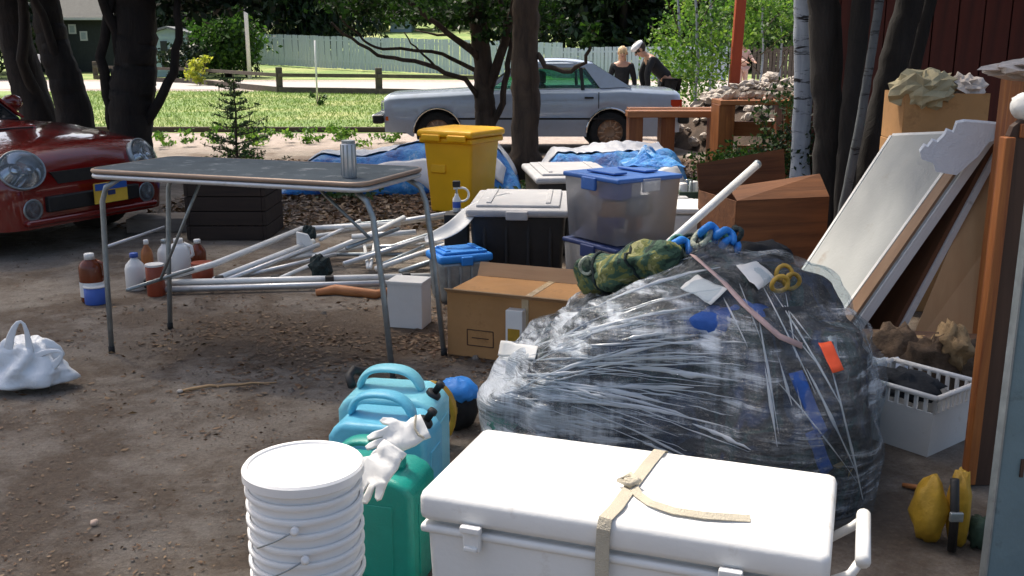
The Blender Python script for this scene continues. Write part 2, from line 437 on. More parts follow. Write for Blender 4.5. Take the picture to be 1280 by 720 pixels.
# ------------------------------------------------------------------ ground
def gz(x, y):
    h = 0.0
    if y > 62: h += 4.2 * min(1, ((y - 62) / 45)) ** 1.1
    return h
def ground_material():
    t = NT('ground'); pos = t.tc.outputs['Object']
    sx = t.n.new("ShaderNodeSeparateXYZ"); t.l.new(pos, sx.inputs[0])
    X, Y = sx.outputs[0], sx.outputs[1]
    fine = t.noise(70, detail=8, rough=.8); med = t.noise(9, detail=8, rough=.72); big = t.noise(1.1, detail=4, dist=.5)
    mid = t.noise(3.2, detail=7, rough=.7)
    c = t.ramp(fine, [(.30, (.075, .06, .045)), (.44, (.20, .168, .138)), (.54, (.28, .242, .205)), (.62, (.35, .305, .26)), (.72, (.52, .47, .41))])
    g = t.ramp(med, [(.35, (.155, .118, .086)), (.48, (.27, .226, .182)), (.58, (.34, .298, .25)), (.68, (.26, .19, .125))])
    c = t.mix(.5, c, g)
    # brown soil patches
    f = t.ramp(t.math('ADD', t.math('MULTIPLY', big, .5), t.math('MULTIPLY', mid, .5)), [(.46, 0.0), (.56, .75)])
    brown = t.ramp(t.noise(40, detail=8, rough=.8), [(.35, (.06, .036, .02)), (.55, (.125, .082, .05)), (.7, (.24, .165, .10))])
    c = t.mix(f, c, brown)
    # the brown strip under the table and the litter bed behind it
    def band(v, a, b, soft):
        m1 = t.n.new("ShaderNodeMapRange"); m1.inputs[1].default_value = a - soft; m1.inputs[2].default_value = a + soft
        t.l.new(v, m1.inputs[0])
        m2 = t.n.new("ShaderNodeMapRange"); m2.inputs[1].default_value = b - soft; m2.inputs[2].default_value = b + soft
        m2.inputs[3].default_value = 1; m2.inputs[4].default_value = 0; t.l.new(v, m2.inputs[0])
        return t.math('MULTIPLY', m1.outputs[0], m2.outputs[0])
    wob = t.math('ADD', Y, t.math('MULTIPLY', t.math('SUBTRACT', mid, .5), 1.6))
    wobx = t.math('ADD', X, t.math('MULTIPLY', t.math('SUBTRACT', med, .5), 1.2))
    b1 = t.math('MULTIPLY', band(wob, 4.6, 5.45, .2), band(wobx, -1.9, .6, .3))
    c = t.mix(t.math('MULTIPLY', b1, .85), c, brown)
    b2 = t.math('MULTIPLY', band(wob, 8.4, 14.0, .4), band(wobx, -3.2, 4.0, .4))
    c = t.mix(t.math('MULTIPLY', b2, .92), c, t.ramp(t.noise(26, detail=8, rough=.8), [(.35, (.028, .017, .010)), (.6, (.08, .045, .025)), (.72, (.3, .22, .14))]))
    pale = t.ramp(t.noise(6, detail=8, rough=.7), [(.3, (.30, .24, .20)), (.7, (.50, .42, .37))])
    c = t.mix(band(wob, 15.2, 400, .5), c, pale)
    t.col(c); t.set(Roughness=.92)
    b = t.bump(t.noise(90, detail=8, rough=.85), 1.0, .02)
    t.bump(t.noise(12, detail=6, rough=.7), .5, .03, b)
    return t.m
gm = MB()
ys = [-6, -2, 0, 2, 4, 8, 14, 20, 30, 40, 50, 60] + [62 + i * 3 for i in range(18)] + [140, 200, 320, 500]
xs = [-400, -200, -100, -60, -30, -15, -6, 0, 6, 15, 30, 60, 100, 200, 400]
gm.raw([(x, y, gz(x, y)) for y in ys for x in xs], [(j*len(xs)+i, j*len(xs)+i+1, (j+1)*len(xs)+i+1, (j+1)*len(xs)+i) for j in range(len(ys)-1) for i in range(len(xs)-1)])
struct(gm.build('ground', ground_material()))
def lawn_material():
    t = NT('lawn'); n = t.noise(22, detail=8, rough=.8); b = t.noise(.35, detail=5, rough=.6)
    t.col(t.mix(t.ramp(b, [(.45, 0.0), (.62, .7)]), t.ramp(n, [(.3, (.12, .20, .05)), (.7, (.24, .34, .10))]), (.42, .42, .17)))
    t.set(Roughness=.9); t.bump(n, .8, .04); return t.m
mt['lawn'] = lawn_material()
def sheet(name, pts, z, m, kind='structure', h=None):
    return struct(MB().raw([(p[0], p[1], z) for p in pts] , [tuple(range(len(pts)))]).build(name, m), kind)
lw = sheet('lawn', [(-60, 18.7), (-.3, 18.1), (3.6, 22.0), (6, 35.5), (-60, 37)], .004, mt['lawn'])
mt['road'] = M('pale_road', (.40, .37, .35), .9, var=.15, scale=2)
sheet('path', [(-60, 39.0), (30, 36.5), (30, 43.5), (-60, 48.5)], .008, mt['road'])
fl = MB(); ny = 16
for i in range(ny + 1):
    y = 48.8 + i * 4.0
    for x in (-80, -20, 0, 60): fl.v.append(Vector((x, y - (4.8 if (x > 0 and i == 0) else 0), gz(x, y) + .012)))
fl.f = [(i*4+j, i*4+j+1, (i+1)*4+j+1, (i+1)*4+j) for i in range(ny) for j in range(3)]
struct(fl.build('far_lawn', mt['lawn']))
e = MB().box((-30.2, 18.62, .045), (60, .12, .10), R(-.55)); struct(e.build('lawn_edging', mt['curb']))

# ------------------------------------------------------------------ small scattered faces (numpy)
def quads_mesh(name, V, m):           # V: (n,4,3)
    n = V.shape[0]; me = bpy.data.meshes.new(name)
    me.vertices.add(n * 4); me.vertices.foreach_set('co', V.reshape(-1).astype(np.float32))
    me.loops.add(n * 4); me.loops.foreach_set('vertex_index', np.arange(n * 4, dtype=np.int32))
    me.polygons.add(n); me.polygons.foreach_set('loop_start', np.arange(0, n * 4, 4, dtype=np.int32))
    me.update(calc_edges=True); me.materials.append(m); return me
def leaf_quads(P, size, rng, droop=0.0, aspect=.55, flat=0.0):
    n = len(P)
    a = rng.normal(size=(n, 3)); a[:, 2] = a[:, 2] * (1 - flat) - droop; a /= np.linalg.norm(a, axis=1)[:, None]
    b = rng.normal(size=(n, 3)); b[:, 2] *= (1 - flat); b -= (b * a).sum(1)[:, None] * a; b /= np.linalg.norm(b, axis=1)[:, None]
    s = size * rng.uniform(.55, 1.3, n)[:, None]
    c = np.cross(a, b)
    V = np.empty((n, 4, 3)); V[:, 0] = P - a * s * .5; V[:, 1] = P + b * s * aspect * .5 + c * s * .06
    V[:, 2] = P + a * s * .5; V[:, 3] = P - b * s * aspect * .5 + c * s * .06
    return V
def crown_points(blobs, rng, clump=.16):
    out = []
    for (cx, cy, cz, rx, ry, rz, n) in blobs:
        k = max(4, n // 45)
        d = rng.normal(size=(k, 3)); d /= np.linalg.norm(d, axis=1)[:, None]
        cen = d * (rng.uniform(.15, 1, k) ** .45)[:, None]
        idx = rng.integers(0, k, n)
        p = cen[idx] + rng.normal(size=(n, 3)) * clump
        out.append(np.array([cx, cy, cz]) + p * np.array([rx, ry, rz]))
    return np.concatenate(out)
def crown(name, blobs, size, m, parent=None, seed=1, droop=.2, clump=.16, aspect=.55, world=True):
    rng = np.random.default_rng(seed); P = crown_points(blobs, rng, clump)
    V = leaf_quads(P, size, rng, droop, aspect)
    if parent is not None and world:
        V = V - np.array(parent.location)[None, None, :]
    o = link(name, quads_mesh(name, V, m), None, parent); return o

rng = np.random.default_rng(3)
def pick(n, x0, x1, y0, y1): return np.stack([rng.uniform(x0, x1, n), rng.uniform(y0, y1, n)], 1)
# lawn blades
pts = pick(42000, -16, 2.5, 18.8, 36)
P3 = np.concatenate([pts, np.full((len(pts), 1), .03)], 1)
V = leaf_quads(P3, .085, rng, -1.6, .2)
o = link('grass', quads_mesh('grass', V, mt['grass']), None); struct(o, 'stuff')
# loose chips, twigs and needles on the dirt
n = 15000
yy = 2.2 + (rng.uniform(0, 1, n) ** 1.5) * 7; xx = rng.uniform(-.62, .3, n) * yy * 1.0
P3 = np.stack([xx, yy, np.full(n, .006)], 1)
keep = np.array([noise.noise(Vector((q[0] * 1.3, q[1] * 1.3, 3))) + .35 * noise.noise(Vector((q[0] * 5, q[1] * 5, 1))) > rng.normal() * .18 for q in P3]); P3 = P3[keep]
V = leaf_quads(P3, .017, rng, 0, .45, .93)
V[:, :, 2] = np.clip(V[:, :, 2], .002, .02)
struct(link('ground_debris', quads_mesh('ground_debris', V, mt['litter']), None), 'stuff')
n = 5200
P3 = np.stack([rng.normal(-.7, .9, n), rng.normal(5.1, .55, n), np.full(n, .006)], 1)
keep = np.array([noise.noise(Vector((q[0] * 2.1, q[1] * 2.1, 7))) > rng.normal() * .2 for q in P3]); P3 = P3[keep]
V = leaf_quads(P3, .034, rng, 0, .45, .9); V[:, :, 2] = np.clip(V[:, :, 2], .002, .03)
struct(link('dry_needles', quads_mesh('dry_needles', V, mt['litter']), None), 'stuff')
n = 14000
P3 = np.stack([rng.uniform(-3.4, 2.5, n), rng.uniform(8.3, 13.6, n), np.full(n, .02)], 1)
V = leaf_quads(P3, .07, rng, 0, .55, .8); V[:, :, 2] = np.clip(V[:, :, 2], .003, .09)
struct(link('leaf_litter', quads_mesh('leaf_litter', V, mt['litter']), None), 'stuff')
# gravel
gv = MB(); r2 = random.Random(5)
for i in range(1100):
    y = 2.2 + r2.random() ** 1.6 * 6.5; x = r2.uniform(-.62, .25) * y; s = r2.uniform(.003, .008) * (1 + (r2.random() > .985) * 1.6)
    a = r2.random() * 3
    q = [(math.cos(a + k * 1.257) * s * r2.uniform(.7, 1.2), math.sin(a + k * 1.257) * s * r2.uniform(.7, 1.2)) for k in range(5)]
    gv.raw([(x + p[0], y + p[1], .001) for p in q] + [(x + p[0]*.5, y + p[1]*.5, s * .9) for p in q], [(k, (k+1) % 5, (k+1) % 5 + 5, k + 5) for k in range(5)] + [(5, 6, 7, 8, 9)])
struct(gv.build('gravel', M('gravel', (.20, .17, .14), .9, var=.5, scale=30)), 'stuff')
# low plants among the litter
P = crown_points([(-1.6 + .55 * i, 10.2 + (i % 3) * 1.0, .1, .45, .5, .12, 260) for i in range(7)], rng)
P[:, 2] = np.clip(P[:, 2], .01, 1)
struct(link('ground_cover', quads_mesh('ground_cover', leaf_quads(P, .07, rng), mt['needle']), None), 'stuff')
P = crown_points([(-5.2 + .45 * i, 15.6 + (i % 3) * .5, .15, .35, .45, .16, 260) for i in range(8)], rng)
P[:, 2] = np.clip(P[:, 2], .01, 1)
struct(link('low_plants', quads_mesh('low_plants', leaf_quads(P, .07, rng), mt['leaf_light']), None), 'stuff')

# ------------------------------------------------------------------ trees
def wig(pts, amp, seed, sub=3):
    rr = random.Random(seed); out = []
    for i in range(len(pts) - 1):
        a, b = Vector(pts[i]), Vector(pts[i+1])
        for k in range(sub):
            t = k / sub; q = a.lerp(b, t)
            if i or k: q += Vector((rr.uniform(-1, 1), rr.uniform(-1, 1), rr.uniform(-1, 1))) * amp
            out.append(q)
    out.append(Vector(pts[-1])); return out
def limb(mb, pts, r0, r1, seed=0, amp=.02, n=8):  # overlay added to give the grey face its brown right part
    q = wig(pts, amp, seed); k = len(q)
    mb.tube(q, [r0 + (r1 - r0) * (i / (k - 1)) ** .8 for i in range(k)], n)
def tree(label, base, trunk_pts, r0, r1, limbs=(), blobs=(), size=.09, bk='bark_dark', lf='leaf_dark', seed=1, name='tree', clump=.16, group=None, flare=1.35, droop=.2):
    base = Vector(base)
    t = thing(name, label, 'tree', base, 0, group)
    mb = MB(); q = wig([base - Vector((0, 0, .1))] + list(trunk_pts), min(.012, r0 * .07), seed, 12); k = len(q)
    mb.tube(q, [(r0 + (r1 - r0) * (i / (k - 1))) * (flare if i < 5 else 1) for i in range(k)], 14)
    for i_, v_ in enumerate(mb.v):
        ax_ = q[min(i_ // 14, k - 1)]; dv = v_ - ax_; mb.v[i_] = ax_ + dv * (1 + .16 * noise.noise(Vector((v_.x * 9, v_.y * 9, v_.z * 2.2))) * (0.4 if bk == 'birch' else 1))
    tr = mb.build('trunk', mt[bk], t, True)
    for i, (pts, a, b) in enumerate(limbs):
        m2 = MB(); limb(m2, pts, a, b, seed * 10 + i); m2.build('limb', mt[bk], t, True)
    if blobs: crown('crown', blobs, size, mt[lf], t, seed, clump=clump, droop=droop)
    return t

# left trio of dark trunks behind the red car
b = G(128, 215); b.y = 12.4; b.x = D(122, 190, 12.4).x; b.z = 0
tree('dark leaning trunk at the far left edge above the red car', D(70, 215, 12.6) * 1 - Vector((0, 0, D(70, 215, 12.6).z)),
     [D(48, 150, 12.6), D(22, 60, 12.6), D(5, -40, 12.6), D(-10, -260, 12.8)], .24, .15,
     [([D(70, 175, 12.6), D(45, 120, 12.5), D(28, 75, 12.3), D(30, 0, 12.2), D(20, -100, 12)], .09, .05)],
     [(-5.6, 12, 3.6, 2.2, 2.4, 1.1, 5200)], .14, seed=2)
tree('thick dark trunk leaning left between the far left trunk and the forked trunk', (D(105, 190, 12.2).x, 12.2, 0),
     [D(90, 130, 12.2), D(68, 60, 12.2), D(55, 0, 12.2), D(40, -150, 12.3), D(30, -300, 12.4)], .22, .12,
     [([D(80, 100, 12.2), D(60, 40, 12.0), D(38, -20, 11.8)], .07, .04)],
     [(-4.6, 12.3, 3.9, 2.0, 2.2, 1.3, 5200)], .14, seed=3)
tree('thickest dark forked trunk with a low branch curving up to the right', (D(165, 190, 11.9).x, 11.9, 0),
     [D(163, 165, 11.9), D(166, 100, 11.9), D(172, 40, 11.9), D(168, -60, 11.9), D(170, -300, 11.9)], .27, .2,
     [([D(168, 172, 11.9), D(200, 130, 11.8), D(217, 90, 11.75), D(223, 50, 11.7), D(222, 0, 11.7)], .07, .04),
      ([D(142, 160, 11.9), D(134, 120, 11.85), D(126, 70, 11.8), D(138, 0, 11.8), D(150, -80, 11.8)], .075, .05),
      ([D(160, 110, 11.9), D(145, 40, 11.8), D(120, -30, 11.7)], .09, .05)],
     [(-3.3, 11.8, 4.0, 2.2, 2.2, 1.4, 6500), (-3.55, 12.0, 2.16, .85, .5, .30, 1300), (-4.7, 9.7, 4.1, 1.7, 1.5, .6, 3800), (-3.6, 9.2, 4.4, 1.2, 1.2, .5, 1500), (-6.0, 9.5, 4.1, 1.5, 1.5, .6, 2500), (-4.3, 7.7, 7.6, 2.5, 2.3, 1.1, 11000), (-6.6, 8.6, 7.2, 2.0, 2.0, 1.0, 2000)], .13, seed=4)  # high out-of-view leaf clumps added to shade the red car and table
# centre: big straight trunk by the bin
bx = G(656, 224); by = bx.y
tree('tall straight brown trunk right beside the yellow bin', (bx.x, by, 0),
     [D(657, 120, by), D(657, 0, by), D(658, -150, by), D(660, -500, by)], .165, .13,
     [([D(672, 68, by), D(683, 84, by - .1), D(712, 90, by - .2), D(731, 78, by - .2), D(738, 58, by - .2)], .035, .018)],
     [(.3, 13, 5.2, 2.2, 2.2, 1.2, 4200), (D(733, 48, by - .2).x, by - .2, 1.62, .16, .16, .12, 60)], .13, 'bark_brown', 'leaf_mid', seed=5)
# spreading tree in front of the silver car
Yt = 13.3
tree('spreading tree with low crooked branches in front of the silver car', (D(606, 200, Yt).x, Yt, 0),
     [D(607, 150, Yt), D(605, 100, Yt), D(600, 40, Yt), D(585, -40, Yt), D(580, -250, Yt)], .15, .09,
     [([D(607, 130, Yt), D(580, 100, Yt - .2), D(545, 84, Yt - .4), D(505, 73, Yt - .5), D(470, 68, Yt - .6), D(440, 48, Yt - .7), D(414, 28, Yt - .8)], .04, .015),
      ([D(604, 95, Yt), D(575, 78, Yt + .2), D(540, 63, Yt + .1), D(478, 62, Yt), D(455, 50, Yt), D(425, 20, Yt)], .035, .012),
      ([D(604, 80, Yt), D(560, 40, Yt - .4), D(520, 10, Yt - .6), D(480, -30, Yt - .8)], .05, .02),
      ([D(608, 120, Yt), D(626, 70, Yt - .1), D(640, 20, Yt - .2), D(650, -60, Yt - .3)], .075, .04),
      ([D(610, 165, Yt), D(628, 130, Yt - .05), D(634, 90, Yt - .1), D(640, 60, Yt - .1), D(625, 0, Yt)], .05, .03),
      ([D(545, 84, Yt - .4), D(520, 60, Yt - .6), D(505, 40, Yt - .6)], .018, .008),
      ([D(600, 60, Yt), D(560, 45, Yt + .4), D(520, 38, Yt + .7)], .03, .01)],
     [(-1.15, 13.2, 2.1, 1.1, 1.3, .34, 2600), (-.1, 13.5, 2.1, .8, 1.0, .5, 1700), (-1.9, 12.8, 2.15, .55, .7, .3, 800), (-.5, 13.4, 3.2, 2.4, 2.0, .8, 3800), (-.3, 13.0, 1.75, .5, .3, .2, 260), (-1.0, 13.6, 2.0, 1.2, .7, .22, 1500), (.1, 13.8, 2.0, .7, .5, .3, 900)],
     .085, 'bark_brown', 'leaf_deep', seed=6)
# birch and the dark leaning stems at the right
Yb = 9.5
tree('pale grey birch trunk with dark bands standing upright', (D(1003, 205, Yb).x, Yb, 0),
     [D(1004, 100, Yb), D(1003, 0, Yb), D(1006, -300, Yb)], .088, .075, bk='birch', lf='leaf_mid', seed=7,
     blobs=[(3.0, 9.5, 4.6, 1.6, 1.6, 1.2, 2500)], size=.12, flare=1.15)
stems = [('broad dark stem nearest the pale birch', 1036, 320, 1030, 0, 7.3, .115, .10, 'birch_dark'),
         ('dark stem leaning right, second from the pale birch', 1052, 315, 1078, -20, 7.1, .075, .055, 'birch_dark'),
         ('lichen-streaked pale stem leaning right among dark stems', 1048, 290, 1100, -5, 6.85, .032, .026, 'birch_dim'),
         ('thick dark stem leaning right in front of the red wall', 1066, 310, 1140, -10, 7.4, .12, .085, 'birch_dark'),
         ('slim dark stem leaning furthest right in front of the red wall', 1085, 300, 1168, -30, 7.7, .06, .045, 'birch_dark')]
for i, (lb, u0, v0, u1, v1, Y, r0, r1, bk) in enumerate(stems):
    p0 = D(u0, v0, Y); p1 = D(u1, v1, Y - .1)
    d = (p1 - p0) / (p1.z - p0.z); base = p0 - d * p0.z; base.z = 0
    tree(lb, base, [p0, p0.lerp(p1, .5) + Vector((.02 * (-1) ** i, 0, 0)), p1, p1 + d * 1.3, p1 + d * 3.2], r0, r1,
         [([p1 + d * .9, p1 + d * 1.6 + Vector((-.6, -.5, .2)), p1 + d * 2.2 + Vector((-1.1, -1.0, .4))], r1 * .5, r1 * .2)],
         [(1.9 + .75 * i, 6.3 + (i % 3) * .8, 4.0 + .3 * (i % 2), 1.3, 1.4, .75, 2300), (.45 + .42 * i, 4.9 + .55 * (i % 3), 3.9, .8, .8, .4, 1900)] + ([(-.15, 4.55, 3.9, .6, .5, .3, 1300)] if i == 0 else []), .11, bk, 'leaf_mid', seed=20 + i, name='tree', group='stems of the dark clump by the red wall')  # extra overhead clumps, out of view, added to shade boards and ground here

# far dark conifers and the woods
def conifer_mesh(seed, m):
    rg = np.random.default_rng(seed); n = 9500
    t = rg.uniform(0, 1, n) ** .8
    k = rg.integers(0, 70, n); ka = rg.uniform(0, 6.28, 70)[k]; kh = rg.uniform(0, 1, 70)[k]
    h = .06 + .94 * (kh * .85 + t * .15)
    rad = (1 - h) * .34 * rg.uniform(.25, 1.05, n) + .01
    a = ka + rg.normal(size=n) * .28
    P = np.stack([np.cos(a) * rad, np.sin(a) * rad, h - rad * .35], 1)
    return quads_mesh('conifer_foliage', leaf_quads(P * 10, .42, rg, .8, .4), m)
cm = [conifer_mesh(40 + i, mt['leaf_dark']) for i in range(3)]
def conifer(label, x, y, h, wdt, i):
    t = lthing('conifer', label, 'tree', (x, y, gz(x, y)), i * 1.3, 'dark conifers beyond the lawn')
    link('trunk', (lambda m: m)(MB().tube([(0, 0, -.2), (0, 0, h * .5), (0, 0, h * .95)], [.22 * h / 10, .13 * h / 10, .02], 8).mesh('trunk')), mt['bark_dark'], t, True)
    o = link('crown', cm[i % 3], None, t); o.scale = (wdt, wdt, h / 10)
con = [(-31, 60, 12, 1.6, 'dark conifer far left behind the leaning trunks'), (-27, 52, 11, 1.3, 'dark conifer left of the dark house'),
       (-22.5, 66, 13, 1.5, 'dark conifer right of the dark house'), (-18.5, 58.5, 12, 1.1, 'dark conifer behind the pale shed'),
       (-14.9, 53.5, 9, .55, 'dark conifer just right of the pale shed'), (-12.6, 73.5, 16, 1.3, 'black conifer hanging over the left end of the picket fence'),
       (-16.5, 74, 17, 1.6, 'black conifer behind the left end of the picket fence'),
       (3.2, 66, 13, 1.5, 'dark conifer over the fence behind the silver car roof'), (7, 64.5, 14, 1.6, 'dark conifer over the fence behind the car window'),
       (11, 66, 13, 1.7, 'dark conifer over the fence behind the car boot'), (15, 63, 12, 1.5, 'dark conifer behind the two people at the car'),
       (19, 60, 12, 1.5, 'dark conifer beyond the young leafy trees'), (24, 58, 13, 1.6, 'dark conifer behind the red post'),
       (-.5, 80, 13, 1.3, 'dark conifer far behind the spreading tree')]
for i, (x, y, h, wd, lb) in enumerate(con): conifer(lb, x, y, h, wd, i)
rg = np.random.default_rng(9)
P = crown_points([(x, 118 + 6 * math.sin(x), 9, 8, 5, 7, 1500) for x in range(-80, 90, 9)], rg)
struct(link('far_woods', quads_mesh('far_woods', leaf_quads(P, 1.3, rg, .3, .7), mt['leaf_dark']), None), 'stuff')
P = crown_points([(x, 96 + 3 * math.sin(x * 2), 5.4, 4, 3, 2.6, 1100) for x in range(-26, 8, 5)], rg)
struct(link('far_hedge', quads_mesh('far_hedge', leaf_quads(P, .6, rg, .3, .7), mt['leaf_mid']), None), 'stuff')

# bright shrubs and young trees
def shrub(label, x, y, z, r, h, n, size, lf, seed, cat='shrub', name='shrub', stem='bark_brown'):
    t = thing(name, label, cat, (x, y, z))
    mb = MB(); rr = random.Random(seed)
    for k in range(5):
        a = rr.random() * 6.28; mb.tube([(x, y, z - .03), (x + math.cos(a) * r * .3, y + math.sin(a) * r * .3, z + h * .5), (x + math.cos(a) * r * .6, y + math.sin(a) * r * .6, z + h * .85)], [.014, .009, .004], 5)
    mb.build('stem', mt[stem], t)
    crown('foliage', [(x, y, z + h * .55, r, r, h * .5, n)], size, mt[lf], t, seed)
    return t
p = G(259, 106); shrub('small yellow-green bush beside the rail fence post', p.x, p.y - 1.0, 0, .55, 1.1, 650, .16, 'leaf_yellow', 31)
p = G(398, 132); shrub('small weedy clump in the lawn under the thin pole', p.x, p.y, 0, .22, .4, 160, .09, 'leaf_mid', 32)
p = D(283, 93, 52.5); shrub('large green shrub left of the picket fence', p.x, 52.5, 0, 2.0, 3.4, 3800, .28, 'leaf_mid', 33)
shrub('dark shrub at the foot of the pale shed', -16.2, 51, 0, 1.4, 1.7, 1500, .25, 'leaf_dark', 34)
def young(label, u, v, Y, r, zc, zr, n, seed, lf='leaf_light', size=.09, h=4.0):
    q = D(u, v, Y); x = q.x
    t = thing('young_tree', label, 'tree', (x, Y, 0), 0, 'young leafy trees behind the rubble')
    mb = MB(); limb(mb, [(x, Y, 0), (x + .04, Y, 1.2), (x - .03, Y, 2.4), (x + .05, Y, h)], .035, .015, seed); mb.build('trunk', mt['birch'], t, True)
    for k in range(4):
        m2 = MB(); a = seed + k * 1.7; zz = .9 + k * .45
        limb(m2, [(x, Y, zz), (x + math.cos(a) * r * .5, Y + math.sin(a) * r * .5, zz + .35), (x + math.cos(a) * r, Y + math.sin(a) * r, zz + .55)], .014, .005, seed + k, .01, 5)
        m2.build('limb', mt['bark_brown'], t, True)
    crown('crown', [(x, Y, zc, r, r, zr, n)], size, mt[lf], t, seed)
young('young leafy tree just right of the person bending at the car', 846, 100, 19, .62, 1.4, 1.15, 1700, 51)
young('young leafy tree with a pale stem left of the red post', 868, 100, 18, .62, 1.25, 1.2, 1700, 52)
young('thin young tree with a pale stem second left of the red post', 886, 100, 22, .6, 1.3, 1.1, 1100, 53, 'leaf_mid')
young('young leafy tree right of the red post above the child', 952, 60, 24, 1.0, 2.3, .8, 1700, 54, 'leaf_light', .12)
young('young leafy tree between the red post and the pale birch', 975, 60, 26, 1.0, 2.1, .9, 1700, 55, 'leaf_mid', .13)
young('young leafy tree against the dark conifers above the rubble', 912, 60, 27, 1.2, 2.2, .9, 1800, 56, 'leaf_mid', .13)

# ------------------------------------------------------------------ fences and far buildings
def rail_fence():
    ps = [G(120, 96), G(237, 104), G(350, 116), G(474, 118), G(600, 121)]
    ps[0].y = 50
    ps[0].x = D(120, 96, 50).x; ps[0].z = 0
    t = thing('rail_fence', 'low dark post and rail fence along the far edge of the lawn', 'fence', ps[2])
    for p in ps: MB().box((p.x, p.y, .42), (.22, .22, .88), .2).build('post', mt['fence_wood'], t, bevel=.02)
    for a, b in zip(ps, ps[1:]):
        for zz, hh, dz in ((.60, .12, 0), (.10, .2, 0)):
            d = (b - a); L = d.length; c = (a + b) / 2
            MB().box((c.x, c.y - .12, zz), (L - .02, .08, hh), math.atan2(d.y, d.x)).build('rail', mt['fence_wood'], t)
rail_fence()
def board_fence(name, label, a, b, n, h, wd, m, group=None, ra=None):
    a, b = Vector(a), Vector(b)
    t = thing(name, label, 'fence', a); d = b - a; ang = math.atan2(d.y, d.x)
    me = MB().box((0, 0, h / 2), (wd, .025, h)).mesh('picket')
    rr = random.Random(2)
    for i in range(n):
        p = a.lerp(b, (i + .5) / n)
        o = link('picket', me, m, t); o.location = XF[t.name] @ (p + Vector((0, 0, rr.uniform(-.02, .02)))); o.rotation_euler = (rr.uniform(-.02, .02), rr.uniform(-.008, .008), ang + rr.uniform(-.03, .03))
    nrm = Vector((-math.sin(ang), math.cos(ang), 0))
    for zf in (.2, .85):
        p, q = a + nrm * .04 + Vector((0, 0, h * zf)), b + nrm * .04 + Vector((0, 0, h * zf))
        MB().slab(p, q, q + Vector((0, 0, .09)), p + Vector((0, 0, .09)), .04).build('rail', m, t)
    for i in range(0, 11):
        p = a.lerp(b, i / 10) + nrm * .12
        MB().box((p.x, p.y, p.z + h / 2), (.1, .1, h), ang).build('post', m, t)
    return t
board_fence('picket_fence', 'long pale blue board fence across the far side of the lawn', D(318, 80, 68), D(700, 100, 55), 92, 1.95, .22, mt['picket'])
board_fence('picket_fence', 'pale board fence behind the silver car and the two people', D(690, 104, 52), D(905, 104, 48), 44, 1.75, .17, mt['picket'])
board_fence('picket_fence', 'dark weathered board fence right of the red post', D(940, 100, 40), D(1060, 100, 38), 24, 1.25, .12, mt['fence_wood'])
def shed():
    p = D(214, 95, 54); x = p.x; y = 54; W, H = 2.3, 2.15
    t = thing('garden_shed', 'pale blue-green shed with a dark door beyond the lawn', 'shed', (x, y, 0))
    MB().box((x, y + 1, H / 2), (W, 2, H)).build('wall', mt['siding'], t)
    for i in range(9): MB().box((x - .02, y - .015, .12 + i * .24), (W + .02, .02, .215)).build('siding_board', mt['siding'], t)
    MB().box((x - .25, y - .05, 1.15), (.35, .03, 1.4)).build('door', mt['house_dark'], t)
    MB().prism([(-W/2 - .2, 0), (0, .35), (W/2 + .2, 0), (W/2 + .2, .1), (0, .46), (-W/2 - .2, .1)], 2.6, Matrix.Translation((x, y + 1, H))).build('roof', mt['roof_grey'], t)
    MB().prism([(-W/2, 0), (0, .34), (W/2, 0)], 2.0, Matrix.Translation((x, y + 1, H))).build('gable', mt['siding'], t)
shed()
def house(label, x, y, W, Dp, H, mw, mr, wins, z0=0, wm='window_glass'):
    t = thing('house', label, 'house', (x, y, z0))
    MB().box((x, y + Dp / 2, z0 + H / 2), (W, Dp, H)).build('wall', mt[mw], t)
    MB().prism([(-Dp/2 - .5, 0), (0, Dp * .3), (Dp/2 + .5, 0), (Dp/2 + .5, .15), (0, Dp * .3 + .17), (-Dp/2 - .5, .15)], W + 1, Matrix.Translation((x, y + Dp / 2, z0 + H + .003)) @ Matrix.Rotation(R(90), 4, 'Z')).build('roof', mt[mr], t)
    MB().box((x, y - .52, z0 + H + .09), (W + .8, .06, .14)).build('gutter', mt['white_edge'], t)
    for (wx, wz, ww, wh) in wins:
        f = MB().box((x + wx, y - .03, z0 + wz), (ww + .16, .06, wh + .16)).build('window', mt['white_edge'], t)
        MB().box((x + wx, y - .065, z0 + wz), (ww, .02, wh)).build('pane', mt[wm], f)
    return t
p = D(92, 60, 62)
house('dark house with small bright windows glimpsed between left trunks', p.x, 62, 6, 6, 3.1, 'house_dark', 'house_dark', [(-.6, 2.6, .28, .4), (.05, 2.6, .28, .4), (.7, 2.2, .28, .4)])
p = D(412, 30, 100)
house('pale blue house glimpsed above the left of the board fence', p.x, 97, 2.6, 6, 2.0, 'house_blue', 'house_blue', [(0, 1.2, .8, .8)], 3.2)
p = D(498, 35, 92)
house('small pale building glimpsed through leaves above the fence middle', p.x, 94, 1.9, 4, 1.1, 'house_blue', 'roof_grey', [(0, .6, .5, .5)], 2.9)
p = D(43, 78, 45); t = thing('utility_box', 'small white box glimpsed between the two leftmost trunks', 'box', (p.x, 45, 0))
MB().box((p.x, 45, .95), (.42, .35, .55)).build('case', mt['white_edge'], t, bevel=.03); MB().box((p.x, 45, .34), (.1, .1, .68)).build('post', mt['fence_wood'], t)
p = D(308, 28, 50); t = MB().tube([(p.x, 50, 0), (p.x, 50, 6)], .10, 8).build('pole', mt['white_edge'], None, True); tag(t, 'pale thin pole rising in front of the dark conifers', 'pole')
p = G(397, 130); t = MB().tube([p, p + Vector((0, 0, 1.7))], .025, 6).build('garden_stake', mt['white_edge'], None, True); tag(t, 'thin pale stake standing in the lawn', 'stake')

